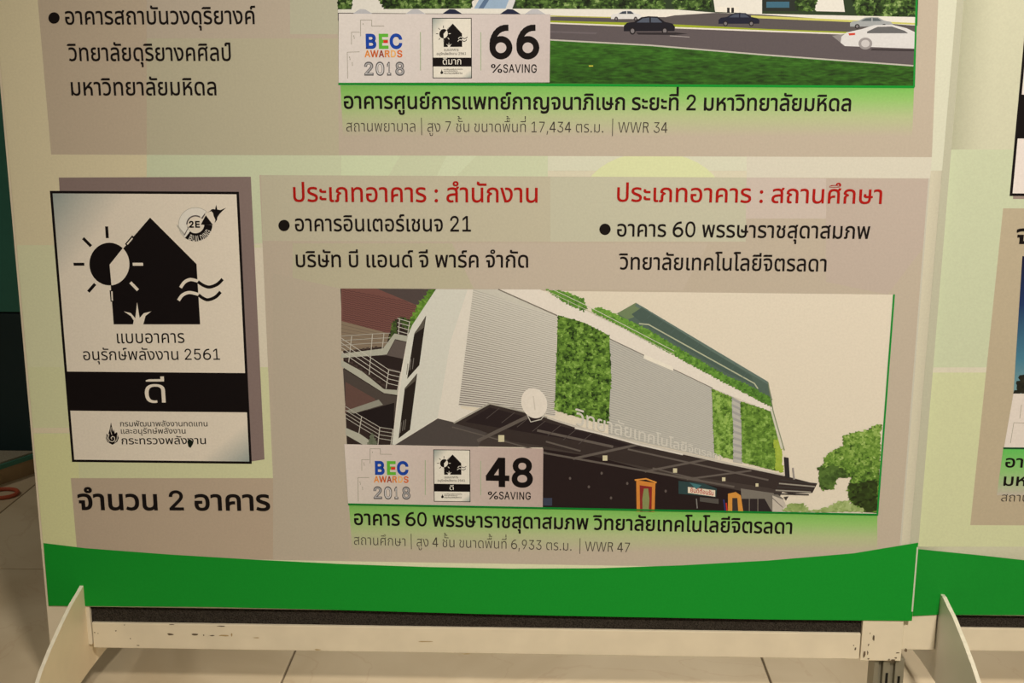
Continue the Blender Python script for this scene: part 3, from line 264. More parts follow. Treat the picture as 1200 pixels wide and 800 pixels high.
# ---------------------------------------------------------------- room
def stone(name, rgb, k=1.):
    m = bpy.data.materials.new(name); m.use_nodes = True; nt = m.node_tree; N = nt.nodes; L = nt.links; p = N['Principled BSDF']
    p.inputs['Roughness'].default_value = .42; p.inputs['Specular IOR Level'].default_value = .3
    tc = N.new('ShaderNodeTexCoord'); oi = N.new('ShaderNodeObjectInfo'); ad = N.new('ShaderNodeVectorMath'); ad.operation = 'ADD'
    sc = N.new('ShaderNodeVectorMath'); sc.operation = 'SCALE'; sc.inputs['Scale'].default_value = 1
    cm = N.new('ShaderNodeCombineXYZ'); mu = N.new('ShaderNodeMath'); mu.operation = 'MULTIPLY'; mu.inputs[1].default_value = 37
    L.new(oi.outputs['Random'], mu.inputs[0]); L.new(mu.outputs[0], cm.inputs[0]); L.new(mu.outputs[0], cm.inputs[1])
    L.new(tc.outputs['Object'], ad.inputs[0]); L.new(cm.outputs[0], ad.inputs[1])
    n1 = N.new('ShaderNodeTexNoise'); n1.inputs['Scale'].default_value = 5; n1.inputs['Detail'].default_value = 8; n1.inputs['Distortion'].default_value = .8
    L.new(ad.outputs[0], n1.inputs['Vector'])
    cr = N.new('ShaderNodeValToRGB'); e = cr.color_ramp.elements
    e[0].position = .32; e[0].color = (rgb[0]*.78, rgb[1]*.74, rgb[2]*.68, 1); e[1].position = .68; e[1].color = (*rgb, 1)
    L.new(n1.outputs[0], cr.inputs[0])
    n2 = N.new('ShaderNodeTexNoise'); n2.inputs['Scale'].default_value = 2.6; n2.inputs['Detail'].default_value = 6; n2.inputs['Distortion'].default_value = 1.5
    L.new(ad.outputs[0], n2.inputs['Vector'])
    v = N.new('ShaderNodeMath'); v.operation = 'SUBTRACT'; v.inputs[1].default_value = .5; L.new(n2.outputs[0], v.inputs[0])
    ab = N.new('ShaderNodeMath'); ab.operation = 'ABSOLUTE'; L.new(v.outputs[0], ab.inputs[0])
    mr = N.new('ShaderNodeMapRange'); mr.inputs[1].default_value = 0; mr.inputs[2].default_value = .006; mr.inputs[3].default_value = .2; mr.inputs[4].default_value = 0
    L.new(ab.outputs[0], mr.inputs[0])
    mx = N.new('ShaderNodeMixRGB'); mx.inputs[2].default_value = (rgb[0]*.62, rgb[1]*.45, rgb[2]*.36, 1)
    L.new(mr.outputs[0], mx.inputs[0]); L.new(cr.outputs[0], mx.inputs[1]); L.new(mx.outputs[0], p.inputs['Base Color'])
    return m
TILE = stone('polished_stone', (.62, .55, .44)); GROUT = material('grout', (.16, .13, .10), .9, .1)
bm = bmesh.new(); boxbm(bm, -4, 4, -3, 5, -.05, -.003); floor = fin('floor', bm, GROUT); floor['kind'] = 'structure'
bm = bmesh.new(); boxbm(bm, -.2988, .2988, -.2988, .2988, -.012, 0, .0012); tm = bpy.data.meshes.new('tile'); bm.to_mesh(tm); bm.free(); tm.materials.append(TILE)
for i in range(-6, 7):
    for j in range(-4, 8):
        t = link('tile', tm, floor); t.location = (-.018+.6*i, .08+.6*j, 0)
WALLM = material('painted_plaster', (.50, .46, .38), .8, .2, noise=.05, nscale=3)
bm = bmesh.new(); boxbm(bm, -4, 4, 5, 5.1, 0, 3.2); o = fin('wall_back', bm, WALLM); o['kind'] = 'structure'
bm = bmesh.new(); boxbm(bm, -4.1, -4, -3, 5, 0, 3.2); o = fin('wall_left', bm, WALLM); o['kind'] = 'structure'

# teal partition on its low plinth, seen past the left edge of the board
TEAL = material('teal_panel', (.035, .19, .165), .35, .4, noise=.12, nscale=4)
TEAL_SHADE = material('shaded_teal_panel', (.006, .028, .040), .4, .4, noise=.1, nscale=4)  # wall's shade towards the floor, put into a darker colour
CARP = material('grey_carpet', (.30, .29, .25), .95, .05, noise=.2, nscale=300, bump=.3)
WOOD = material('tan_board_edge', (.34, .25, .15), .6, .3, noise=.25, nscale=14)
TRIM = material('teal_edge_trim', (.05, .22, .18), .4, .4)
pt = thing('partition_stand', 'dark teal exhibition partition on a low carpeted plinth behind the left edge of the board', 'partition', (-1.7, .9, 0))
def prism(name, pts, z0, z1, mat):
    bm = bmesh.new(); lo = [bm.verts.new((x+1.7, y-.9, z0)) for x, y in pts]; hi = [bm.verts.new((x+1.7, y-.9, z1)) for x, y in pts]
    bm.faces.new(lo); bm.faces.new(hi)
    for i in range(len(pts)): j = (i+1) % len(pts); bm.faces.new((lo[i], lo[j], hi[j], hi[i]))
    o = fin(name, bm, mat, pt); return o
def off(d): return [(-1.15+d*.89, .42-d*.2), (-.875+d*.89, .95), (-.875+d, 1.5), (-2.6-d, 1.5), (-2.6-d, .42-d*.2)]
prism('plinth', off(0), 0, .029, WOOD)
prism('edge_trim', off(.003), .029, .037, TRIM)
prism('carpet_top', off(-.004), .037, .040, CARP)
def lbox(name, x0, x1, y0, y1, z0, z1, m, label):
    return box(name, x0+1.7, x1+1.7, y0-.9, y1-.9, z0, z1, m, pt, label=label)
lbox('wall_panel', -2.58, -.88, .825, .87, .303, 2.3, TEAL, 'glossy teal upper panel')
lbox('shaded_lower_panel', -2.58, -.88, .825, .87, .040, .300, TEAL_SHADE, 'lower part of the wall, shade put into its near-black colour')
# red loop lying on the floor
REDM = material('red_plastic', (.42, .09, .05), .5, .4)
bm = bmesh.new()
R0, r0, n = .026, .0035, 40
vs = [[bm.verts.new(((R0+r0*math.cos(b))*math.cos(a), (R0*.9+r0*math.cos(b))*math.sin(a), r0+r0*math.sin(b))) for b in [k*math.pi/4 for k in range(8)]] for a in [k*2*math.pi/n for k in range(n)]]
for i in range(n):
    for k in range(8): bm.faces.new((vs[i][k], vs[(i+1) % n][k], vs[(i+1) % n][(k+1) % 8], vs[i][(k+1) % 8]))
o = fin('plastic_ring', bm, REDM); o.location = (-.952, .695, 0); o['label'] = 'small dull red ring lying flat on the floor tiles in front of the plinth'; o['category'] = 'ring'

# ---------------------------------------------------------------- the two boards
CREAM = material('cream_enamel', (.84, .78, .66), .42, .4, noise=.05, nscale=25)
GREYE = material('shaded_white_enamel', (.72, .72, .70), .38, .4, noise=.03, nscale=15)  # grey of the right foot's shaded side, put into the colour
CHIP = material('bare_rusty_metal', (.15, .115, .08), .7, .3, noise=.3, nscale=200)
STAIN = material('ochre_stain', (.50, .38, .20), .6, .3)
ALU = material('dull_aluminium', (.30, .29, .24), .42, .5, metal=.35, noise=.08, nscale=40)
DARK = material('slot_shadow_metal', (.012, .011, .010), .8, .2)
FELT = material('charcoal_felt', (.045, .040, .036), 1, .05, noise=.7, nscale=900, bump=.8)
def foot(parent, X, th, mat, edge, label=None):
    prof = [(0, .1465), (-.012, .1435), (-.035, .139), (-.070, .1275), (-.100, .116), (-.125, .104), (-.150, .087), (-.172, .066), (-.19, .04), (-.20, .015), (-.202, 0)]
    low = [(-.175, 0), (-.13, .022), (-.08, .034), (-.03, .039), (0, .040)]
    out = prof + low
    back = [(-y+.03, z) for y, z in (low[:-1][::-1] + prof[::-1])]
    back = [(-y+.03, z) for y, z in [(0, .04)]+low[::-1][1:]+prof[::-1][:-1]] + [(.03, .1465)]
    pts = [(y, z) for y, z in out] + back
    bm = bmesh.new()
    a = [bm.verts.new((X-th/2, y, z)) for y, z in pts]; b = [bm.verts.new((X+th/2, y, z)) for y, z in pts]
    bm.faces.new(a[::-1]); bm.faces.new(b)
    for i in range(len(pts)):
        j = (i+1) % len(pts); f = bm.faces.new((a[i], a[j], b[j], b[i]))
        f.material_index = 1
    bmesh.ops.recalc_face_normals(bm, faces=bm.faces)
    return fin('support_foot', bm, [mat, edge], parent, label)
TANE = material('tan_cream_enamel', (.92, .80, .60), .42, .4, noise=.04, nscale=25)
EDGE = material('lit_white_edge', (.92, .90, .82), .35, .5, noise=.08, nscale=120)  # foot edges coloured brighter, as where light catches them
def chips(name, parent, pts, mat, y):          # little flakes of missing paint, each a ragged pentagon
    rng = random.Random(5); V = []; F = []
    for (px, py, a, b) in pts:
        x, z = B(px, py); i = len(V); n = 9
        for k in range(n):
            t = k*2*math.pi/n; q = rng.uniform(.6, 1.15)
            V.append((x+a*.00097*q*math.cos(t), y, z+b*.00097*q*math.sin(t)))
        F.append(tuple(range(i, i+n)))
    me = bpy.data.meshes.new(name); me.from_pydata(V, [], F)
    o = link(name, me, parent, None, [mat]); o['kind'] = 'stuff'; return o

boardA = thing('exhibition_board', 'freestanding board whose banner shows the big black and white house badge and green-walled building', 'display board')
boardB = thing('exhibition_board', 'adjoining freestanding board cut off by the right edge, with a white-edged foot', 'display board')
xL = B(53.5, 709)[0]; xbL = B(57, 709)[0]; xbR = B(1068.7, 727)[0]; xbT = B(1129.6, 0)
zb = B(500, 716)[1]; TOP = 2.0
# board A frame
Y0, Y1 = .0012, .034
px0 = B(105, 735)[0]+.001
box('frame_post', xL, px0, Y0, Y1, .071, TOP+.02, CREAM, boardA)
pr0, pr1 = B(1010, 750)[0], B(1058, 750)[0]
box('frame_post', pr0, pr1, Y0-.0, Y1, .0655, TOP+.02, CREAM, boardA, label='post with chipped cream paint')
box('bottom_rail', px0+.0008, pr0-.0008, Y0+.0015, Y1, .0665, .0985, CREAM, boardA)
box('top_rail', px0+.0008, pr0-.0008, Y0+.002, Y1, TOP-.02, TOP+.02, CREAM, boardA)
box('felt_panel', px0, pr0, Y0+.005, Y1-.006, .09, TOP, FELT, boardA, bev=0)
# inner lip of the left post
box('post_lip', px0-.009, px0-.0065, Y0-.0012, Y0+.001, .071, .125, ALU, boardA, bev=0)
u0, u1 = B(1026, 780)[0], B(1062, 780)[0]
bm = bmesh.new()
W = u1-u0
for a, b in ((0, .16), (.30, .55), (.70, 1.)): boxbm(bm, u0+W*a, u0+W*b, .006, .030, 0, .066, .0008)
for a, b in ((.16, .30), (.55, .70)): boxbm(bm, u0+W*a, u0+W*b, .012, .028, 0, .066, 0)
up = fin('slotted_upright', bm, ALU, boardA)
for k, z0 in ((.40, .022), (.80, .018)):
    for q in (0, 1):
        o = box('slot', u0+W*k, u0+W*k+.0028, .0054, .0062, z0-q*.030+.0, z0+.026-q*.030+.0 if not q else z0-.004, DARK, up, bev=0) if not (q and z0-.03 < 0) else None
fl = foot(boardA, B(98, 720)[0]+.0005, .0042, TANE, EDGE)
# paint damage
P1 = [(1024, 748, 1.2, 4), (1013, 767, 1.6, 6), (1018, 756, .9, 2), (1017, 765, .8, 3), (1047, 774, 3, 1.5), (1050, 771, 2, 1), (1018, 772, 1.5, 1), (1052, 765, 2.6, .8), (1045, 776, 4, .8), (1042, 773, 1.5, 1.3), (1020, 742, .6, 1.2)]
chips('chipped_paint', boardA, P1, CHIP, Y0-.0004)
P2 = [(110, 742, .8, .8), (114, 743, .7, .7), (135, 740, 1, 1), (199, 744, 4, 1.4), (228, 744.5, 4.5, 1.4), (238, 745, 1, 1.2), (248, 745.5, 4, .7), (200, 732.5, 4, .6), (258, 734.5, 5, .7), (152, 749, .8, .8), (145, 733, 1, .6), (1003, 761, 1.2, 2), (1001, 757, 1, .7), (161, 757, 2, .6)]
chips('scuffed_paint', boardA, P2, CHIP, Y0+.0011)
P3 = [(262, 745.5, 6, 1), (498, 752.5, 10, .8), (546, 767, 6, .8), (372, 762, 4, .8), (271, 745, 1, 2.5), (300, 748, 5, .6)]
chips('stained_paint', boardA, P3, STAIN, Y0+.0010)

# board B frame, set a few mm behind board A
YB = .008
qb0, qb1 = B(1060.5, 745)[0], B(1099.5, 745)[0]; XB1 = qb0+1.03
box('frame_post', qb0, qb1, YB+.0012, YB+.034, .076, TOP+.02, CREAM, boardB)
box('bottom_rail', qb1+.0008, XB1, YB+.003, YB+.034, .075, .1035, CREAM, boardB)
box('frame_post', XB1+.0008, XB1+.05, YB+.0012, YB+.034, .07, TOP+.02, CREAM, boardB)
box('top_rail', qb1+.0008, XB1, YB+.003, YB+.034, TOP-.02, TOP+.02, CREAM, boardB)
box('felt_panel', qb1, XB1, YB+.006, YB+.028, .09, TOP, FELT, boardB, bev=0)
foot(boardB, B(1106, 712)[0], .0045, GREYE, EDGE, 'foot with a lit look painted on its edge')
foot(boardB, XB1+.04, .0045, GREYE, EDGE)
chips('chipped_paint', boardB, [(1064, 766, 1.6, 2.6)], CHIP, YB+.0006)

def banner_mesh(name, parent, x0, x1, z0, z1, y, rgb, curlR=0, skew=0):
    """thin vinyl sheet, its side edge bending back round the frame"""
    xs = [x0+(x1-x0)*k/24 for k in range(25)]
    if curlR: xs = [x for x in xs if x < x1-.012]+[x1-.0105+.0015*k for k in range(8)]
    bm = bmesh.new(); rows = []
    zs = [z0+(z1-z0)*k/20 for k in range(21)]
    for s, off in ((0, 0), (1, .0007)):
        g = []
        for z in zs:
            r = []
            for x in xs:
                yy = y+off
                if curlR and x > x1-.0095: yy += curlR*((x-(x1-.0095))/.0095)**1.6
                r.append(bm.verts.new((x+skew*(z-z0)*(x-x0)/(x1-x0), yy, z)))
            g.append(r)
        rows.append(g)
    nx, nz = len(xs), len(zs)
    for s in (0, 1):
        for i in range(nz-1):
            for k in range(nx-1): bm.faces.new((rows[s][i][k], rows[s][i][k+1], rows[s][i+1][k+1], rows[s][i+1][k]))
    for i in range(nz-1):
        for k in (0, nx-1): bm.faces.new((rows[0][i][k], rows[1][i][k], rows[1][i+1][k], rows[0][i+1][k]))
    for k in range(nx-1):
        for i in (0, nz-1): bm.faces.new((rows[0][i][k], rows[0][i][k+1], rows[1][i][k+1], rows[1][i][k]))
    cl = bm.loops.layers.float_color.new('Col')
    for f in bm.faces:
        f.smooth = True
        for l in f.loops: l[cl] = pig(rgb)
    me = bpy.data.meshes.new(name); bmesh.ops.recalc_face_normals(bm, faces=bm.faces); bm.to_mesh(me); bm.free()
    return link(name, me, parent, None, [PRINT])

BL = (18, 12, 12); OFF = (226, 211, 180)
# ---- colours as they read in the well-lit part of the banner
CREAMC = (212, 202, 166); GREENP = (201, 204, 160); YELLOW = (212, 208, 146); TAUPE = (188, 172, 143); TAUPEG = (190, 181, 146)
banA = banner_mesh('printed_banner', boardA, xbL, xbR, zb, TOP, 0, CREAMC, skew=(xbT[0]-xbR)/(xbT[1]-zb))
P = Print(3); P.xmin = xbL
# pale patchwork of the background
P.rect(-60, -400, 172, 287, (214, 199, 154)); P.rect(172, -60, 642, 285, GREENP); P.poly([(642, -60), (1127, -60), (1108, 200), (642, 200)], (211, 207, 172))
P.poly([(10, 287), (305, 287), (308, 430), (20, 430)], (210, 206, 158)); P.poly([(290, 290), (325, 290), (328, 430), (290, 430)], (218, 205, 172))
P.poly([(30, 430), (325, 430), (325, 565), (20, 565)], (208, 205, 152))
P.poly([(20, 508), (90, 508), (98, 650), (40, 650)], YELLOW); P.poly([(20, 501), (88, 501), (88, 507), (20, 507)], (218, 202, 160))
P.disc(765, 232, 82, 54, (213, 214, 156));
P.poly([(400, 181), (470, 181), (455, 206), (400, 206)], (205, 211, 164)); P.poly([(875, 181), (1092, 184), (1090, 209), (875, 208)], (211, 202, 172))
P.poly([(524, 181), (560, 181), (535, 206), (512, 206)], (206, 210, 166))
P.poly([(200, 645), (1055, 645), (1050, 672), (200, 672)], (218, 214, 166))
# upper taupe box
P.poly([(39, -60), (60, 181), (1092, 184), (1102, -60)], TAUPE)
P.poly([(39, -60), (172, -60), (172, 181), (60, 181)], (187, 168, 136))
P.poly([(172, 45), (396, 45), (397, 182), (172, 181)], (186, 176, 140)); P.poly([(340, -60), (396, -60), (396, 40), (340, 40)], (186, 180, 146))
# lower taupe box
P.poly([(304, 205), (1088, 209), (1052, 668), (91, 652), (83, 560), (320, 560)], TAUPE)
P.poly([(306, 205), (645, 207), (645, 283), (308, 282)], (190, 180, 146)); P.poly([(645, 207), (875, 208), (874, 283), (645, 283)], (192, 186, 152))
P.poly([(343, 285), (530, 285), (560, 338), (343, 338)], (186, 176, 140)); P.poly([(875, 208), (968, 209), (968, 256), (874, 256)], (198, 181, 158))
P.poly([(968, 209), (1088, 209), (1082, 290), (1040, 345), (968, 330)], (188, 170, 146)); P.poly([(530, 285), (830, 285), (800, 340), (555, 338)], (191, 175, 147))
P.poly([(320, 320), (399, 338), (409, 590), (409, 655), (320, 650)], (186, 171, 142)); P.poly([(83, 560), (320, 560), (320, 655), (91, 652)], (184, 163, 132))
P.poly([(1088, 209), (1052, 668), (1054, 668), (1090, 209)], (196, 188, 160))
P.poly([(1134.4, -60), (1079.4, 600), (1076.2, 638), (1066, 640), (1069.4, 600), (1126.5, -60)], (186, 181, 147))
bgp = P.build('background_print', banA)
# green wave
P = Print(9)
top = [(46, 636), (52, 637), (100, 642), (200, 649.5), (300, 655.5), (400, 660.5), (500, 664), (600, 666), (700, 665.5), (800, 662), (900, 656.5), (1000, 648), (1076, 635.5)]
bot = [(1068.6, 727.2), (900, 725.5), (700, 722), (560, 719), (400, 714.5), (250, 711), (57, 709.5)]
P.poly([(51, 636)]+top[2:]+bot, (20, 141, 38))
P.line([(1075.2, 641), (1068.9, 716)], 1.8, (196, 196, 160)); P.build('green_wave', banA)

def caption_green(P, x0, y0, x1, y1, x2, y2, x3, y3, under):
    a, b = (104, 172, 66), (142, 178, 92)
    P.vgrad([(x0, y0), (x1, y1), (x2, y2), (x3, y3)], [(0, (120, 180, 78)), (.25, (146, 186, 98)), (.6, (178, 184, 128)), (1, under)])

# ---- certification badge, drawn once on its own plane rectangle and fitted to any other
Q0, QW, QH = B(58.5, 223.5), B(280, 223.5)[0]-B(58.5, 223.5)[0], B(58.5, 223.5)[1]-B(87, 541)[1]
class Fit(Print):
    def __init__(s, level, quad=None):
        super().__init__(level); s.q = quad
    def m(s, p):
        if not s.q: return p
        x, z = p; u = (x-Q0[0])/QW; v = (Q0[1]-z)/QH; (ax, az), wd, hg = s.q
        return (ax+u*wd, az-v*hg)
    def raw(s, pts, cols): super().raw([s.m(p) for p in pts], cols)
def badge(parent, level, quad=None, word=None, small=False, bg=OFF):
    P = Fit(level, quad)
    cx = lambda u, v: (Q0[0]+u*QW, Q0[1]-v*QH)
    k = .018 if small else .0135; kh = k*QW/QH
    P.raw([cx(0, 0), cx(1, 0), cx(1, 1), cx(0, 1)], pig(BL)); P.n += 1
    P.raw([cx(k, kh), cx(1-k, kh), cx(1-k, 1-kh), cx(k, 1-kh)], pig(bg)); P.n += 1
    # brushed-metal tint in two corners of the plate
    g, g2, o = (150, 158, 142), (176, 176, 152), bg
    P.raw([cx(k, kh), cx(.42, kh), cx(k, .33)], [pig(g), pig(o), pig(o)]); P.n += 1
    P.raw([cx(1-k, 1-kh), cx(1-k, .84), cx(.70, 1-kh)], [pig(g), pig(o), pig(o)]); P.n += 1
    P.raw([cx(0, .655), cx(1, .655), cx(1, .803), cx(0, .803)], pig(BL)); P.n += 1
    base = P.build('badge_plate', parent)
    # house, sun, wind and grass
    P = Fit(level+2, quad); W = bg
    z = lambda x, y: (x*.26667, 190+y*.26667)
    P.poly([z(660, 243), z(864, 447), z(880, 712), z(500, 712), z(480, 450)], BL)
    P.disc(*z(481, 447), 23.4, 25, BL)
    c = (481, 447); arc = [(c[0]+88*math.cos(t), c[1]+94*math.sin(t)) for t in [math.radians(-48+k*(132/20.)) for k in range(21)]]
    P.poly([z(482, 450)]+[z(*q) for q in arc], W)
    r = 3.4
    P.line([z(469, 284), z(472, 331)], r, BL); P.line([z(367, 335), z(399, 367)], r, BL); P.line([z(326, 448), z(369, 448)], r, BL)
    P.line([z(417, 536), z(390, 567)], r, BL); P.line([z(575, 529), z(605, 560)], r, W); P.line([z(586, 448), z(627, 448)], r, W)
    P.line([z(585, 327), z(556, 362)], r, BL); P.line([z(582, 334), z(560, 360)], 1.5, W); P.line([z(489, 565), z(493, 610)], r, BL); P.line([z(492, 568), z(494, 607)], 1.6, W)
    def wave(pts, col): P.line([z(*q) for q in pts], 3.6, col)
    def smooth(pts):
        out = []; n = len(pts)
        for i in range(n-1):
            p0 = pts[max(0, i-1)]; p1 = pts[i]; p2 = pts[i+1]; p3 = pts[min(n-1, i+2)]
            for k in range(5):
                t = k/5.; out.append(tuple(.5*((2*p1[d])+(-p0[d]+p2[d])*t+(2*p0[d]-5*p1[d]+4*p2[d]-p3[d])*t*t+(-p0[d]+3*p1[d]-3*p2[d]+p3[d])*t**3) for d in (0, 1)))
        return out+[pts[-1]]
    wave(smooth([(795, 549), (812, 526), (838, 515), (869, 522)]), W); wave(smooth([(872, 526), (895, 541), (922, 548), (955, 536), (977, 515)]), BL)
    wave(smooth([(786, 605), (803, 583), (832, 572), (872, 580)]), W); wave(smooth([(875, 584), (893, 597), (915, 604), (947, 592), (968, 571)]), BL)
    P.poly([z(585, 712), z(588, 695), z(575, 675), z(545, 655), z(575, 662), z(595, 685), z(603, 615), z(614, 684), z(632, 663), z(665, 655), z(640, 675), z(630, 712)], W)
    P.build('house_emblem', parent); P = Fit(level+2, quad)
    # flame emblem
    f = lambda x, y: (115+x*.11667, 485+y*.11667)
    P.poly([f(*q) for q in [(130, 80), (140, 130), (150, 175), (160, 155), (168, 195), (190, 180), (208, 240), (195, 275), (145, 308), (95, 280), (78, 245), (85, 195), (100, 215), (108, 180), (118, 150)]], BL)
    if not small:
        P.line([f(*q) for q in [(110, 200), (100, 240), (118, 270), (145, 278), (168, 262), (166, 232), (145, 222), (130, 238), (140, 252)]], .8, bg)
        P.line([f(*q) for q in [(86, 215), (88, 250), (110, 282)]], .6, bg); P.line([f(*q) for q in [(194, 205), (190, 255), (168, 284)]], .6, bg); P.line([f(*q) for q in [(131, 130), (128, 170), (138, 205)]], .6, bg)
    P.build('flame_emblem', parent)
    def tx(s, p0, p1, h, col, wt, hl=None):
        a, b = B(*p0), B(*p1); hh = B(*p0)[1]-B(p0[0], p0[1]+h)[1]
        T = Fit(0, quad); a, b = T.m(a), T.m(b)
        if quad: hh *= quad[2]/QH
        text(s, None, None, 1, col, wt, 'badge_lettering', parent, level+4, plane=(a, b, hh, hh))
    tx('แบบอาคาร', (137.5, 402), (216.5, 401.5), 11.5, BL, .002); tx('อนุรักษ์พลังงาน 2561', (98, 421.8), (258, 421.3), 10.5, BL, .002)
    tx('กรมพัฒนาพลังงานทดแทน', (141, 499.3), (243.3, 499.2), 5, BL, .004); tx('และอนุรักษ์พลังงาน', (142, 507.8), (217.7, 507.6), 5, BL, .004); tx('กระทรวงพลังงาน', (142.8, 520.3), (241.6, 520), 7, BL, .006)
    if word == 'ดี': tx(word, (170.6, 471.6), (194.4, 471.4), 21.5, bg, .0)
    elif word: tx(word, (134, 471.6), (234, 471.4), 27, bg, .004)

# big badge with its print shadow
P = Print(9); P.poly([(69, 208), (294, 207), (310, 538), (291, 541), (90, 541)], (134, 114, 101)); P.build('badge_backing', banA)
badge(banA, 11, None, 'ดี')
# round arrow emblem with the bird
P = Print(17); e = lambda x, y: (200+x*.06875, 235+y*.06875)
def ring(P, a0, a1, r0, r1, rgb, cx=425, cy=405, n=26):
    A = [math.radians(a0+(a1-a0)*k/n) for k in range(n+1)]
    P.poly([e(cx+r1*math.cos(t), cy+r1*math.sin(t)) for t in A]+[e(cx+r0*math.cos(t), cy+r0*math.sin(t)) for t in A[::-1]], rgb)
ring(P, 118, 312, 142, 292, (176, 168, 146)); ring(P, 120, 310, 150, 284, (226, 216, 190)); ring(P, 180, 300, 136, 158, (88, 78, 72))
P.poly([e(100, 395), e(240, 560), e(225, 600), e(112, 440)], (176, 168, 146)); P.poly([e(225, 590), e(305, 440), e(318, 445), e(245, 590)], (110, 100, 90))
P.poly([e(525, 300), e(580, 215), e(590, 235), e(545, 310)], (90, 80, 74))
ring(P, 2, 128, 150, 288, BL); P.poly([e(600, 248), e(515, 408), e(722, 412)], BL)
P.poly([e(*q) for q in [(620, 205), (668, 180), (700, 148), (735, 142), (758, 150), (778, 68), (796, 150), (850, 160), (945, 122), (880, 180), (835, 225), (800, 280), (790, 330), (752, 382), (765, 325), (735, 260), (722, 205), (695, 178)]], BL)
P.build('round_arrow_emblem', banA)
a = B(*e(316, 455)); b = B(*e(502, 455)); text('2E', None, None, 1, BL, .03, 'emblem_lettering', banA, 19, plane=(a, b, .0066, .0066))
cc = B(*e(425, 405)); text('BUILDING', None, None, 1, (220, 208, 180), .008, 'emblem_lettering', banA, 19, plane=((0, 0), (0, 0), .0062, .0062), curve=(cc, -.0185, math.radians(62), math.radians(156)))
P = Print(18); P.poly([(219.5, 517), (222, 514), (225, 516), (226.5, 519.5), (223.5, 524.5), (221, 523)], (22, 30, 18)); P.build('ink_smudge', banA)

# ---- headings and lists
BK = (22, 16, 14); RED = (168, 22, 14)
def T(s, p0, p1, h, col, wt, name='text_line', **k): text(s, p0, p1, h, col, wt, name, banA, **{'level': 20, **k})
T('อาคารสถาบันวงดุริยางค์', (77, 28.6), (300, 28), 15.5, BK, .008); T('วิทยาลัยดุริยางคศิลป์', (80, 71.2), (271, 71), 15.5, BK, .008); T('มหาวิทยาลัยมหิดล', (84, 111.6), (254, 111.3), 15.5, BK, .008)
T('อาคารศูนย์การแพทย์กาญจนาภิเษก ระยะที่ 2 มหาวิทยาลัยมหิดล', (403, 127), (997, 130), 14.5, BK, .016, 'caption_line', level=12)
T('สถานพยาบาล | สูง 7 ชั้น ขนาดพื้นที่ 17,434 ตร.ม.  | WWR 34', (406, 154), (782, 155.7), 10.3, (66, 58, 48), -.010, 'detail_line', level=12)
T('ประเภทอาคาร : สำนักงาน', (344, 236), (630, 237), 17, RED, .008, 'red_heading', lab='dark red heading')
T('ประเภทอาคาร : สถานศึกษา', (723, 235.8), (1033, 238.6), 16.5, RED, .008, 'red_heading', lab='dark red heading')
T('อาคารอินเตอร์เชนจ 21', (346, 270.5), (552, 271), 14.5, BK, .008); T('บริษัท บี แอนด์ จี พาร์ค จำกัด', (347, 312.6), (619, 313.2), 14.5, BK, .008)
T('อาคาร 60 พรรษาราชสุดาสมภพ', (723, 276.6), (1019, 279.6), 14.5, BK, .008); T('วิทยาลัยเทคโนโลยีจิตรลดา', (725, 315.3), (968, 317.8), 14.5, BK, .008)
T('อาคาร 60 พรรษาราชสุดาสมภพ วิทยาลัยเทคโนโลยีจิตรลดา', (415, 614.4), (928, 625), 13, BK, .016, 'caption_line', level=12)
T('สถานศึกษา | สูง 4 ชั้น ขนาดพื้นที่ 6,933 ตร.ม.  | WWR 47', (415, 637.9), (738, 646.8), 9.2, (70, 62, 50), -.010, 'detail_line', level=12)
T('จำนวน 2 อาคาร', (92, 596.6), (317, 597.6), 18, BK, .02, 'count_line')
for x, y in ((63.5, 21), (333, 264), (709, 268.5)):
    P = Print(20); P.disc(x, y, 6.6, 6.6, BK); P.build('bullet', banA)

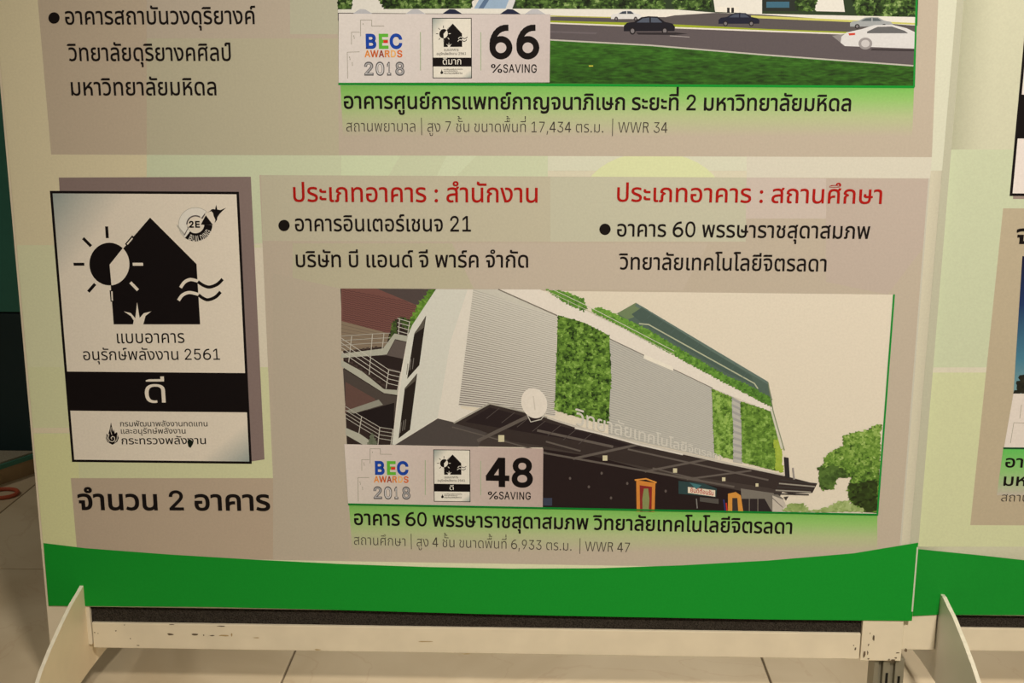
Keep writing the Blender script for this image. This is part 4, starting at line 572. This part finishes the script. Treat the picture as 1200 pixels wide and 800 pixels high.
# ---- logo strips
def strip(quad, cols, m, badge_px, word, num, nb, parent, s=1.):
    """m maps the top strip's zoom coordinates onto this strip"""
    P = Print(30); P.grad(quad, cols)
    g = (150, 142, 120)
    for L in ([(145, 188), (145, 105), (203, 105), (203, 136), (268, 136)], [(98, 232), (98, 168), (140, 168)], [(78, 408), (76, 272), (140, 270)]): P.line([m(*q) for q in L], .6, g)
    for q in ((158, 122), (110, 185), (112, 195), (88, 295), (90, 305), (102, 325), (103, 335)): P.line([m(q[0], q[1]), m(q[0], q[1]+7)], .7, g)
    P.line([m(457, 168), m(457, 366)], .8, (150, 168, 120)); P.line([m(771, 168), m(771, 366)], .8, (160, 174, 130))
    P.build('logo_strip', parent)
    def tt(s_, x0, x1, y, h, col, wt, nm): text(s_, m(x0, y), m(x1, y), h*s, col, wt, nm, parent, 32)
    tt('B', 173, 228, 250, 15.6, (28, 68, 150), .034, 'logo_letter'); tt('E', 241, 291, 250, 15.6, (96, 176, 50), .034, 'logo_letter'); tt('C', 297, 363, 250, 15.6, (28, 68, 150), .034, 'logo_letter')
    P = Print(34); P.poly([m(264, 209), m(288, 209), m(288, 224), m(264, 224)], (214, 50, 34)); P.build('red_dash', parent)
    for ch, x0, x1, c in (('A', 166, 197, (226, 140, 60)), ('W', 196, 240, (196, 92, 40)), ('A', 240, 268, (150, 60, 40)), ('R', 271, 298, (216, 130, 60)), ('D', 303, 330, (232, 170, 90)), ('S', 335, 363, (212, 100, 40))):
        tt(ch, x0, x1, 297, 7.6, c, .024, 'logo_letter')
    for ch, x0, x1, c in (('2', 164, 213, (132, 128, 118)), ('0', 224, 270, (176, 170, 158)), ('1', 283, 305, (150, 146, 136)), ('8', 326, 374, (140, 136, 126))):
        text(ch, m(x0, 390), m(x1, 390), 14.4*s, (96, 92, 86), .030, 'logo_digit', parent, 32)
        text(ch, m(x0+5, 387.5), m(x1-5, 387.5), 13.2*s, (214, 206, 190) if ch in '01' else (178, 172, 160), -.004, 'logo_digit', parent, 33)
    text(num[0], nb[0][0], nb[0][1], nb[0][2], BL, .021, 'saving_digit', parent, 32); text(num[1], nb[1][0], nb[1][1], nb[1][2], BL, .021, 'saving_digit', parent, 32)
    text('%', nb[2][0], (nb[2][0][0]+13*s, nb[2][0][1]), nb[2][2], BL, .010, 'saving_lettering', parent, 32)
    text('SAVING', (nb[2][0][0]+14.2*s, nb[2][0][1]), nb[2][1], nb[2][2], BL, .010, 'saving_lettering', parent, 32)
    b = badge_px; tl, tr, bl = B(*b[0]), B(*b[1]), B(*b[2])
    badge(parent, 31, (tl, tr[0]-tl[0], tl[1]-bl[1]), word, True, (226, 216, 188))

# ---- photograph print 1 : road and lawn
rng = random.Random(3)
P = Print(9)
P.poly([(396, -60), (1078, -60), (1071.5, 102), (397, 98)], (70, 120, 50))
P.poly([(396, -60), (1078, -60), (1075, 30), (396, 12)], (44, 58, 34))
# pale walls between the trees
for q in ([(412, -60), (458, -60), (470, 11), (412, 11)], [(545, -60), (560, -60), (562, 10), (552, 10)], [(828, -60), (880, -60), (872, 15), (838, 14)], [(880, -60), (893, -60), (893, 17), (868, 17)], [(955, -60), (980, -60), (990, 14), (952, 13)]): P.poly(q, (222, 214, 190))
P.poly([(555, 11), (572, -20), (608, -20), (592, 11)], (150, 170, 180)); P.poly([(560, 11), (580, -20), (586, -20), (566, 11)], (90, 110, 130)); P.poly([(592, 11), (604, -20), (612, -20), (600, 11)], (210, 205, 190))
P.poly([(893, -60), (955, -60), (952, 13), (893, 13)], (40, 44, 36)); P.poly([(898, 2), (925, 2), (925, 9), (898, 9)], (60, 100, 112))
P.poly([(840, 8), (866, 8), (866, 15), (840, 14)], (228, 218, 196)); P.rect(852, 9, 855, 15, (40, 36, 34)); P.rect(857, 9, 860, 15, (40, 36, 34))
pal = [(16, 22, 12), (30, 44, 20), (50, 72, 28), (84, 112, 46), (140, 160, 90)]
for q, n in (([(396, -20), (418, -20), (412, 10), (396, 12)], 60), ([(432, -20), (560, -20), (552, 11), (450, 11)], 420), ([(600, -20), (775, -20), (780, 11), (606, 11)], 460), ([(780, -20), (836, -20), (832, 12), (790, 11)], 180), ([(930, -20), (960, -20), (955, 13), (933, 12)], 90), ([(992, -20), (1076, -20), (1074, 16), (1050, 20), (1004, 19)], 340)):
    P.leaves(q, 2.0, pal, rng, clump=11)
P.poly([(396, 11), (560, 10), (790, 11), (840, 15), (1074, 20), (1073, 31), (840, 22), (780, 20), (600, 19), (396, 17)], (224, 216, 192))
P.poly([(396, 15), (790, 18), (838, 15), (893, 17), (1073, 30), (1072, 44), (890, 34), (760, 28), (640, 26), (396, 24)], (88, 80, 74))
P.poly([(640, 17), (700, 17), (787, 15.5), (790, 18), (780, 20), (640, 19.5)], (226, 216, 194))
P.poly([(640, 18), (720, 20), (720, 21.2), (640, 19.2)], (176, 172, 70)); P.poly([(880, 18), (1073, 27), (1073, 29), (880, 21)], (196, 190, 96))
P.poly([(640, 24), (760, 27), (900, 34), (1073, 40), (1073, 42), (900, 35.8), (640, 26)], (150, 160, 40)); P.poly([(640, 26), (900, 35.6), (1073, 42), (1073, 43.4), (900, 37.6), (640, 27.6)], (222, 212, 186))
P.poly([(640, 27.6), (900, 37.4), (1072, 43.4), (1070, 78), (900, 64), (760, 53), (640, 46)], (92, 82, 78))
P.poly([(640, 36), (700, 38), (698, 40), (640, 38)], (104, 94, 90)); P.poly([(785, 41.6), (808, 43), (808, 43.8), (785, 42.4)], (160, 150, 138))
P.line([(640, 46.4), (761, 53), (900, 64.6), (1070, 77)], 1.5, (186, 178, 156))
P.poly([(640, 47.4), (761, 54), (900, 65.6), (1070.6, 78), (1070, 101), (640, 97.5)], (50, 100, 28))
P.leaves([(640, 48), (761, 55), (900, 66.5), (1070, 79), (1070, 100.5), (640, 97)], 2.2, [(34, 56, 20), (44, 78, 24), (54, 98, 28), (64, 114, 34)], rng, asp=.25, ylight=1, clump=22, grain=.25)
pass
P.rect(690, 76.6, 695, 78, (190, 180, 60))
def car(P, x0, y0, x1, y1, body, glass=(60, 66, 72), wheel=(30, 26, 26), flip=False):
    u = lambda a, b: ((x0+(x1-x0)*(1-a if flip else a)), y0+(y1-y0)*b)
    P.poly([u(0, .55), u(.06, .38), (u(.2, .33)), u(.34, .06), u(.48, 0), u(.66, .02), u(.80, .32), u(.95, .42), u(1, .6), u(.99, .85), u(.0, .86)], body)
    P.poly([u(.25, .36), u(.37, .12), u(.50, .08), u(.50, .36)], glass); P.poly([u(.53, .36), u(.53, .08), u(.65, .1), u(.75, .36)], glass)
    for c in (.17, .80): P.disc(*u(c, .84), abs(x1-x0)*.058, (y1-y0)*.21, wheel); P.disc(*u(c, .84), abs(x1-x0)*.036, (y1-y0)*.13, (120, 112, 106))
car(P, 716, 12, 752, 24, (214, 208, 192)); car(P, 731, 19, 791, 39.5, (26, 24, 30), (78, 84, 92)); P.poly([(745, 38), (792, 38), (806, 39.5), (790, 41), (748, 40.5)], (46, 40, 40))
car(P, 842, 15, 890, 30, (30, 30, 44), (70, 74, 84)); car(P, 996, 20, 1046, 33, (158, 158, 148), (90, 96, 92)); 
P.poly([(975, 42), (1012, 36), (1012, 54), (985, 50)], (140, 132, 122))
body = (212, 206, 190)
P.poly([(986, 43), (992, 38), (1010, 34), (1024, 29.5), (1046, 29), (1062, 33), (1073, 38), (1072.4, 57), (990, 54), (985, 50)], body); P.poly([(1016, 37), (1028, 31.5), (1045, 31), (1060, 36), (1064, 39), (1016, 39)], (100, 98, 92)); P.poly([(994, 39), (1002, 38.5), (1002, 41), (995, 41.6)], (200, 70, 50))
P.disc(1014, 51, 8, 7, (150, 142, 132)); P.disc(1014, 51, 5, 4.4, (196, 188, 174)); P.poly([(1022, 57), (1072, 58), (1072, 60), (1020, 59)], (60, 52, 50))
for x in (413, 475, 518, 586, 615): 
    col = (34, 38, 56) if x in (518, 586) else (186, 182, 172); P.poly([(x, 16.5), (x+5, 13), (x+9, 10.6), (x+15, 11), (x+20, 14), (x+24, 16.5)], col)
P.line([(397, 98.2), (1071, 101.8)], 2.4, (12, 140, 40)); P.line([(1075.8, -60), (1071, 101.8)], 2, (24, 136, 46))
P.build('road_photo', banA)
P = Print(6); caption_green(P, 399, 100, 1071, 103, 1069, 160, 402, 160, TAUPE); P.build('caption_bar', banA)
strip([(397, 16), (645, 17), (644, 96.5), (397, 97)], [(224, 212, 192), (200, 184, 168), (198, 182, 164), (222, 210, 190)], lambda x, y: (390+x*.225, y*.225),
      [(506.3, 21), (552.7, 21), (506.3, 91.7)], 'ดีมาก', '66', [((573.5, 67.5), (600.5, 67.5), 36.5), ((605, 67.5), (632, 67.5), 36.5), ((575.5, 85), (629, 85.2), 9.6)], banA)

# ---- photograph print 2 : the green-walled building
rng = random.Random(7)
P = Print(9)
P.poly([(399, 338), (1047.5, 345), (1028, 602), (409, 590)], (222, 208, 176))
# stair tower at the left
s = lambda x, y: (400+x*.2439, 335+y*.2439)
P.poly([(399, 338), (512, 339), (486, 381), (482, 401), (464, 521), (406.5, 521)], (52, 40, 34))
P.poly([s(150, 12), s(460, 14), s(370, 98)], (82, 70, 62))
br = [s(0, 12), s(170, 12), s(370, 95), s(335, 165), s(270, 155), s(230, 228), s(0, 168)]
P.poly(br, (118, 78, 66))
for k in range(46):
    for j in range(16):
        x, y = s(6+j*24+(k % 2)*12, 14+k*5.2+j*4.6)
        if inside(x, y, br) and inside(x+3.5, y+1, br): P.raw([B(x, y), B(x+3.2, y+.7), B(x+3.2, y+1.35), B(x, y+.65)], pig((86, 56, 50)))
P.n += 1
P.poly([s(0, 168), s(230, 228), s(215, 290), s(0, 312)], (136, 118, 92))
for k in range(7): P.line([s(0, 185+k*18), s(225-k*2, 238+k*9)], .5, (112, 96, 76))
P.leaves([s(*q) for q in [(232, 260), (245, 170), (300, 145), (335, 170), (330, 230), (270, 160), (262, 230)]], 2.2, [(36, 44, 26), (64, 80, 38), (90, 110, 50)], rng)
P.leaves([s(*q) for q in [(460, 12), (428, 12), (372, 80), (330, 165), (325, 210), (345, 190)]], 2.6, [(70, 100, 34), (96, 134, 46), (126, 164, 62)], rng)
con = (176, 172, 146); con2 = (146, 142, 120); dk = (44, 34, 30)
P.poly([s(*q) for q in [(0, 325), (200, 300), (255, 228), (318, 240), (318, 268), (258, 255), (218, 330), (0, 345)]], con)
P.poly([s(*q) for q in [(258, 258), (316, 270), (300, 420), (228, 400), (200, 330), (222, 328)]], (96, 84, 74)); P.poly([s(*q) for q in [(120, 345), (215, 332), (300, 350), (290, 410), (225, 395)]], dk)
P.poly([s(*q) for q in [(0, 355), (100, 410), (205, 495), (275, 500), (275, 524), (205, 514), (0, 385)]], con)
P.poly([s(*q) for q in [(8, 395), (200, 515), (270, 530), (262, 650), (18, 560)]], (78, 68, 58)); P.poly([s(*q) for q in [(20, 460), (160, 540), (175, 570), (18, 610)]], (100, 74, 62)); P.poly([s(*q) for q in [(18, 600), (180, 545), (200, 570), (60, 612)]], con2)
P.poly([s(*q) for q in [(60, 615), (255, 560), (250, 690), (180, 680)]], (34, 26, 24))
P.poly([s(*q) for q in [(20, 680), (90, 710), (170, 765), (110, 765), (22, 715)]], con)
for k in range(9): 
    x, y = 14+k*22, 348+k*15.2; P.poly([s(x, y), s(x+20, y), s(x+22, y+16), s(x, y+4)], (70, 56, 48))
for k in range(8): 
    x, y = 20+k*20, 322-k*3.2; P.poly([s(x, y), s(x+12, y-2), s(x+12, y-12), s(x, y-10)], (74, 60, 50))
def rails(L, n, dy, c=(196, 188, 164)):
    for k in range(n): P.line([s(x, y+k*dy) for x, y in L], .75, c)
rails([(0, 250), (135, 340), (228, 402), (288, 416)], 4, 22); rails([(0, 240), (150, 230), (235, 226)], 3, 22, (170, 162, 140)); rails([(270, 155), (330, 172)], 4, 20); rails([(20, 578), (100, 628), (185, 678), (250, 688)], 4, 18, (176, 168, 146))
for a in ((50, 240, 36, 365), (150, 230, 134, 425), (205, 228, 196, 310), (228, 402, 215, 492), (285, 416, 270, 500), (328, 170, 318, 240), (280, 155, 275, 230), (98, 625, 84, 710), (185, 678, 176, 762), (248, 688, 238, 762)): P.line([s(a[0], a[1]), s(a[2], a[3])], .9, (190, 182, 158))
P.leaves([s(120, 765), s(150, 700), s(175, 765)], 1.6, [(120, 122, 96), (90, 96, 70)], rng)
# white building body
P.poly([(511, 338.6), (560, 339), (540, 478), (566, 484), (532, 495), (513, 490), (463, 521), (459.5, 520.5), (466, 460), (471, 430), (478, 393), (483, 381)], (222, 212, 186))
P.poly([(511, 338.6), (548, 339), (528, 400), (513, 489), (463, 521), (459.5, 520.5), (478, 393), (483, 381)], (212, 207, 182))
P.poly([s(*q) for q in [(408, 140), (375, 380), (316, 446), (350, 232)]], (40, 32, 26)); P.poly([s(*q) for q in [(404, 150), (396, 200), (350, 232), (352, 225)]], (92, 84, 70))
P.poly([s(*q) for q in [(365, 418), (330, 690), (275, 732), (305, 492)]], (40, 32, 26)); P.poly([s(*q) for q in [(362, 422), (355, 455), (303, 500), (305, 490)]], (88, 80, 66))
for a in ((335, 352), (348, 346), (320, 372)): P.line([s(a[0], a[1]), s(a[0]-6, a[1]+52)], .8, (120, 112, 98))
for a in ((300, 645), (310, 640), (288, 655)): P.line([s(a[0], a[1]), s(a[0]-6, a[1]+50)], .8, (120, 112, 98))
# underside and dark ground floor
P.poly([(463, 521), (513, 490), (532, 494.5), (545, 488), (700, 505), (840, 545), (925, 560), (912, 585), (885, 600), (636, 595), (636, 524)], (68, 58, 50))
P.poly([(463, 521), (513, 490), (532, 494.5), (575, 500), (560, 523)], (78, 70, 62))
P.poly([(636, 526), (700, 535), (800, 562), (870, 575), (872, 600), (636, 595)], (38, 27, 25))
P.poly([(868, 572), (910, 578), (918, 584), (910, 601), (870, 600)], (120, 112, 96)); P.poly([(869, 584), (896, 584), (905, 600), (869, 600)], (46, 38, 36)); P.line([(878, 584), (878, 600)], .7, (130, 120, 100)); P.line([(888, 584), (888, 600)], .7, (130, 120, 100))
# louvred screens built line by line
def louvre(tl, tr, br_, bl, n, a, b):
    P.poly([tl, tr, br_, bl], a); mixp = lambda p, q, t: (p[0]+(q[0]-p[0])*t, p[1]+(q[1]-p[1])*t)
    for k in range(n):
        t0 = (k+.1)/n; t1 = (k+.5)/n; q = [mixp(tl, bl, t0), mixp(tr, br_, t0), mixp(tr, br_, t1), mixp(tl, bl, t1)]
        cc = b(k/n); P.raw([B(*p) for p in q], [pig(cc[0]), pig(cc[1]), pig(cc[1]), pig(cc[0])])
    P.n += 1
mx = lambda a, b, t: tuple(a[i]+(b[i]-a[i])*t for i in range(3))
louvre((554.6, 338.8), (653, 369), (650.5, 487), (537.5, 475), 52, (206, 198, 174), lambda t: (mx((178, 172, 150), (112, 100, 90), t), mx((186, 180, 158), (146, 136, 122), t)))
P.poly([(554.6, 338.8), (584, 338.8), (653, 369.4), (653, 371)], (200, 193, 168))
louvre((714, 396), (835, 454), (838, 537), (713, 509), 40, (188, 182, 160), lambda t: ((166, 161, 144), (170, 165, 148)))
louvre((857, 464), (868, 470), (870, 543), (859, 541), 10, (182, 176, 156), lambda t: ((160, 156, 142), (160, 156, 142)))
# teal roof
P.poly([(723, 367), (745, 354.5), (900, 447), (905, 469), (850, 446), (760, 400)], (84, 100, 84)); P.poly([(723, 367), (745, 354.5), (760, 363), (741, 372), (735, 374)], (112, 128, 86)); P.poly([(746, 355), (900, 447), (901, 451), (744, 358)], (98, 114, 98))
P.poly([(740, 368), (752, 360), (880, 440), (886, 452), (850, 436), (752, 378)], (76, 92, 78)); P.line([(749, 379), (760, 380), (884, 449), (888, 455)], 1.4, (176, 178, 140))
for k in range(9): P.line([(765+k*14, 366+k*8.6), (758+k*14, 373+k*8.6)], .6, (84, 100, 88))
# fascia and roof-garden hedge
P.poly([(584, 338.8), (633, 339), (723, 381), (905, 478), (907, 484), (835, 455), (714, 397), (653, 370)], (226, 214, 188))
P.line([(584, 338.8), (653, 369.5)], 1.3, (118, 108, 92)); P.line([(714, 396.5), (835, 454.5)], 1, (120, 112, 98)); P.poly([(755, 415), (789, 430), (789, 434.5), (754, 419.5)], (232, 222, 200))
hed = [(58, 88, 34), (82, 122, 44), (106, 150, 54), (140, 176, 74)]
P.leaves([(640, 339), (662, 341), (684, 350), (688, 360), (684, 365), (660, 354)], 1.8, hed, rng, ylight=1, clump=5)
P.leaves([(694, 362), (702, 359), (720, 367), (760, 386), (800, 410), (850, 439), (880, 452), (904, 466), (904, 477), (850, 449), (800, 422), (723, 380), (694, 366)], 1.8, hed, rng, ylight=1, clump=5)
for k in range(12): P.line([(642+k*12, 340+k*6), (642+k*12, 345+k*6)], .5, (216, 208, 180))
P.line([(648, 339), (690, 359), (790, 411)], .6, (214, 206, 178)); P.line([(646, 343), (690, 364), (790, 415)], .5, (200, 196, 160))
# green walls
gp = [(30, 44, 18), (60, 86, 30), (88, 120, 42), (112, 146, 54), (146, 176, 82)]
g1 = [(654, 369), (685, 378), (714, 393), (716, 440), (713, 497), (690, 492), (650, 480), (652, 430)]
P.poly(g1, (72, 108, 36)); P.leaves(g1, 1.9, gp, rng)
g2 = [(834, 455), (857, 465), (858.5, 500), (859, 538), (837, 532)]; P.poly(g2, (100, 134, 46)); P.leaves(g2, 1.7, gp[1:]+[(150, 178, 78)], rng)
g3 = [(868, 470), (904, 482), (912, 510), (917, 552), (900, 549), (870, 541)]; P.poly(g3, (84, 122, 40)); P.leaves(g3, 1.7, gp[1:], rng)
P.leaves([(907, 515), (915, 512), (918, 554), (909, 551)], 2, [(146, 166, 50), (166, 182, 70)], rng)
P.poly([(902, 478), (906, 479), (918, 524), (915, 526)], (204, 198, 168)); P.line([(900, 448), (906, 482), (919, 527)], 1.1, (122, 130, 96))
# canopy
P.poly([(532, 495.5), (574, 472), (641, 488), (674, 499.5), (751, 520), (844, 541), (919, 557), (957, 567), (952, 577), (925, 578), (900, 571), (800, 556), (636, 522), (600, 517), (560, 503)], (56, 46, 40))
P.poly([(545, 494), (574, 477), (700, 510), (760, 527), (700, 520), (610, 505)], (42, 32, 30)); P.line([(532, 495.2), (574, 472.4), (641, 488.4)], 1.8, (168, 160, 138))
bm_ = (98, 88, 76)
for L, wd in (([(560, 516), (618, 488)], 4), ([(530, 500), (640, 530)], 1.5), ([(672, 537), (750, 520)], 3), ([(756, 552), (828, 538)], 2.6), ([(805, 561), (880, 551)], 2.2), ([(630, 504), (718, 523)], 3), ([(636, 530), (760, 552), (860, 570)], 2.4), ([(736, 526), (900, 562)], 2), ([(640, 517), (680, 528)], 2), ([(765, 548), (820, 562)], 1.6)): P.line(L, wd, bm_)
for k in range(7): P.line([(585+k*18, 478+k*5), (570+k*18, 490+k*5)], .8, (80, 70, 62))
P.poly([(641, 488), (674, 498), (751, 518.5), (844, 539.4), (919, 555.6), (919, 557.4), (844, 541.8), (751, 521), (674, 500.6), (641, 490)], (196, 186, 162))
P.line([(674, 501), (700, 507), (751, 521), (800, 532)], 2, (214, 204, 180))
for x, y, q in ((587.5, 513, 7), (709, 536, 5.5), (791, 550.6, 4.6), (848, 560.8, 4), (887, 567.6, 3.4)): P.poly([(x-q/2, y-q/2), (x+q/2, y-q/2), (x+q/2, y+q*.62), (x-q/2, y+q*.62)], (206, 194, 150))
for x, y in ((668, 560), (705, 554), (735, 566), (690, 570), (716, 583), (780, 575)): P.disc(x, y, 1.4, 1.8, (96, 84, 74), n=10)
P.rect(636.5, 583, 647, 592, (58, 62, 74))
# canopy end and mast
for k in range(5): P.line([(915-k*2, 562+k*4), (957-k*2.4, 566.5+k*3.2)], 1.6, (60, 54, 48) if k % 2 == 0 else (150, 142, 122))
P.poly([(918.5, 535), (924, 536), (925.5, 560), (920, 559)], (48, 44, 42)); P.line([(929, 548), (930.5, 561)], 2, (150, 140, 126)); P.poly([(918, 582), (924, 581), (921, 586)], (66, 58, 50))
P.poly([(905, 580), (918, 585), (921, 592), (914, 601), (905, 601)], (190, 178, 154)); P.line([(904, 582), (917, 594)], 1, (120, 110, 96))
# satellite dish
P.line([(618, 486), (622, 494), (634, 491), (641, 482)], 1, (196, 188, 164)); P.disc(626, 472, 15, 18, (226, 214, 188), rot=-.35); P.line([(625, 464), (627, 480)], 1.4, (206, 194, 170))
# portraits in gilt frames, welcome banner, flags (plain stand-ins)
P.poly([(745.5, 562), (768, 565.5), (767, 599), (746, 598.6)], (204, 128, 52)); P.poly([(749.5, 568), (764, 570), (763.4, 599), (750, 598.8)], (132, 42, 36)); P.poly([(754.5, 572), (759.5, 572), (761, 584), (760, 599), (753, 599), (752.6, 584)], (132, 136, 80)); P.line([(744, 562), (757, 560.5), (769, 565)], 1.8, (214, 142, 60))
P.poly([(853, 578), (862, 576), (868, 580), (871, 600), (853, 600)], (206, 140, 58)); P.poly([(858, 583), (864, 583), (865, 599), (858, 599)], (60, 50, 44)); P.line([(848, 585), (850, 600)], 1.6, (48, 52, 96)); P.line([(851, 589), (852, 600)], 1.6, (186, 48, 40))
P.poly([(795, 563), (825, 566), (840, 572), (839, 582), (795, 578)], (46, 66, 62)); P.poly([(806, 570), (838, 574), (838, 581.5), (806, 577)], (222, 206, 172)); P.poly([(808, 565), (822, 568), (816, 573)], (66, 112, 108)); P.line([(816, 584), (817, 595)], 1.2, (130, 124, 112)); P.poly([(820, 582), (842, 584), (842, 590), (820, 587)], (84, 78, 68))
# trees at the right
t5 = lambda x, y: (940+x*.2125, 480+y*.2125)
tr = [t5(*q) for q in [(437, 75), (400, 85), (350, 112), (300, 118), (222, 142), (226, 200), (180, 212), (120, 262), (118, 300), (85, 322), (100, 430), (118, 445), (132, 400), (150, 440), (172, 440), (175, 395), (195, 375), (272, 368), (262, 400), (245, 442), (262, 500), (300, 540), (340, 562), (414, 566)]]
P.poly([t5(*q) for q in [(414, 566), (340, 562), (262, 500), (250, 420), (280, 380), (425, 330)]], (44, 48, 24))
P.leaves(tr, 2.0, [(30, 42, 20), (66, 92, 34), (98, 132, 46), (134, 162, 70), (176, 194, 112)], rng, ylight=1, clump=7)
P.leaves([t5(*q) for q in [(262, 410), (420, 380), (414, 560), (340, 560), (262, 500)]], 3, [(34, 38, 18), (48, 60, 24), (66, 88, 32)], rng)
P.leaves([t5(*q) for q in [(85, 322), (190, 300), (270, 365), (195, 375), (172, 440), (100, 430)]], 2.8, [(50, 66, 28), (72, 96, 40), (92, 118, 50)], rng)
P.leaves([t5(*q) for q in [(0, 510), (40, 545), (90, 550), (150, 530), (200, 500), (250, 495), (280, 525), (345, 545), (345, 562), (0, 560)]], 2.6, [(126, 146, 76), (150, 166, 96), (172, 184, 118)], rng); P.leaves([(915, 598), (928, 588), (940, 590), (945, 600)], 2.4, [(120, 140, 70), (156, 172, 100)], rng)
P.line([(408.5, 590.3), (1028.5, 602.5)], 2.2, (12, 122, 40)); P.line([(1047.5, 345), (1028, 602.5)], 2, (28, 138, 50))
P.build('building_photo', banA)
text('วิทยาลัยเทคโนโลยีจิตรลดา', (674, 497), (845, 538.5), 15, (206, 198, 174), .010, 'photo_lettering', banA, 29, h1=5.5)
text('ยินดีต้อนรับ', (809, 576), (836, 580), 4, (176, 36, 30), .012, 'photo_lettering', banA, 38)
P = Print(6); caption_green(P, 409, 591.5, 1028, 603.5, 1028, 648, 413, 646, TAUPE); P.build('caption_bar', banA)
strip([(403.5, 520), (636.6, 525.2), (636, 594.8), (408, 590)], [(218, 202, 180), (184, 160, 142), (186, 164, 144), (214, 200, 176)], lambda x, y: (403.8+x*.207, 503.6+y*.204+x*.0022),
      [(507.8, 526.2), (551, 527), (508.5, 587.3)], 'ดี', '48', [((569, 568.6), (597, 569.2), 31.5), ((599.5, 569.2), (624.5, 569.4), 31.5), ((571.8, 584.3), (622, 585), 8.6)], banA, s=.92)

# ---- second board's banner
PLANE_Y = YB
zb2 = B(1100, 720)[1]; x2 = B(1070.5, 700)[0]
banB = banner_mesh('printed_banner', boardB, x2, XB1+.03, zb2, TOP, YB, (204, 199, 160))
def LB(level): 
    q = Print(level); q.d -= YB; q.xmin = x2; return q
yb = YB/LV
P = LB(3)
P.poly([ (1600, 175), (1600, 434), (1050, 434), (1050, 175)], (197, 200, 156)); P.poly([(1050, 436), (1600, 436), (1600, 470), (1560, 640), (1050, 640)], (203, 203, 150)); P.poly([(1050, 430), (1600, 430), (1600, 436), (1050, 436)], (212, 202, 168))
P.poly([(1175.5, 244), (1600, 246), (1580, 617), (1137, 615)], (183, 166, 130)); P.build('background_print', banB)
P = LB(8)
P.poly([(1075, 643), (1110, 646.5), (1150, 650.5), (1200, 656), (1300, 664), (1400, 668), (1600, 664), (1850, 652), (2150, 632), (2150, 736), (1600, 726), (1200, 720.5), (1100, 720), (1069.5, 721.5)], (22, 136, 38)); P.build('green_wave', banB)
bx, bz = B(1183, 229.5); tl = B(1201, 40)
badge_h = .306; 
P = LB(9); P.poly([(1188, 200), (1440, 200), (1440, 233), (1187, 233)], (150, 130, 112)); P.build('badge_backing', banB)
q2 = ((bx, bz+badge_h), .2136, badge_h)
badge(banB, 11-yb, q2, None, False, (226, 212, 190))
P = LB(9)
P.vgrad([(1198, 300), (1560, 300), (1560, 462), (1187.5, 462)], [(0, (24, 22, 44)), (.35, (34, 52, 84)), (.75, (70, 118, 128)), (1, (120, 150, 140))])
P.leaves([(1189, 462), (1191, 446), (1198, 438), (1212, 440), (1260, 450), (1300, 462)], 3, [(30, 30, 22), (46, 44, 30)], rng)
P.poly([(1187.5, 461), (1560, 463), (1556, 526), (1176.5, 524)], (220, 206, 182)); P.line([(1176, 525), (1556, 528)], 2.4, (16, 70, 34))
for L in ([(1184, 519), (1188, 495), (1210, 496)], [(1195, 490), (1197, 474)]): P.line(L, .6, (150, 142, 120))
P.vgrad([(1175.5, 526), (1556, 529), (1550, 580), (1168, 580)], [(0, (96, 182, 78)), (.5, (140, 184, 104)), (1, (186, 172, 146))])
P.build('evening_photo', banB)
def T2(s_, p0, p1, h, wt, nm, col=BK):
    a, b = B(*p0), B(*p1); hh = a[1]-B(p0[0], p0[1]+h)[1]; text(s_, None, None, 1, col, wt, nm, banB, 20-yb, plane=(a, b, hh, hh))
T2('จำนวน', (1190, 285), (1285, 286), 17, .02, 'count_line'); T2('อาคาร', (1177.5, 547), (1235, 548), 10.5, .016, 'caption_line'); T2('มหาวิทยาลัย', (1175.5, 568.5), (1290, 570), 10.5, .016, 'caption_line'); T2('สถานศึกษา', (1173, 587), (1240, 588), 8, -.010, 'detail_line', (70, 62, 50))

PLANE_Y = 0.
set_lettering()
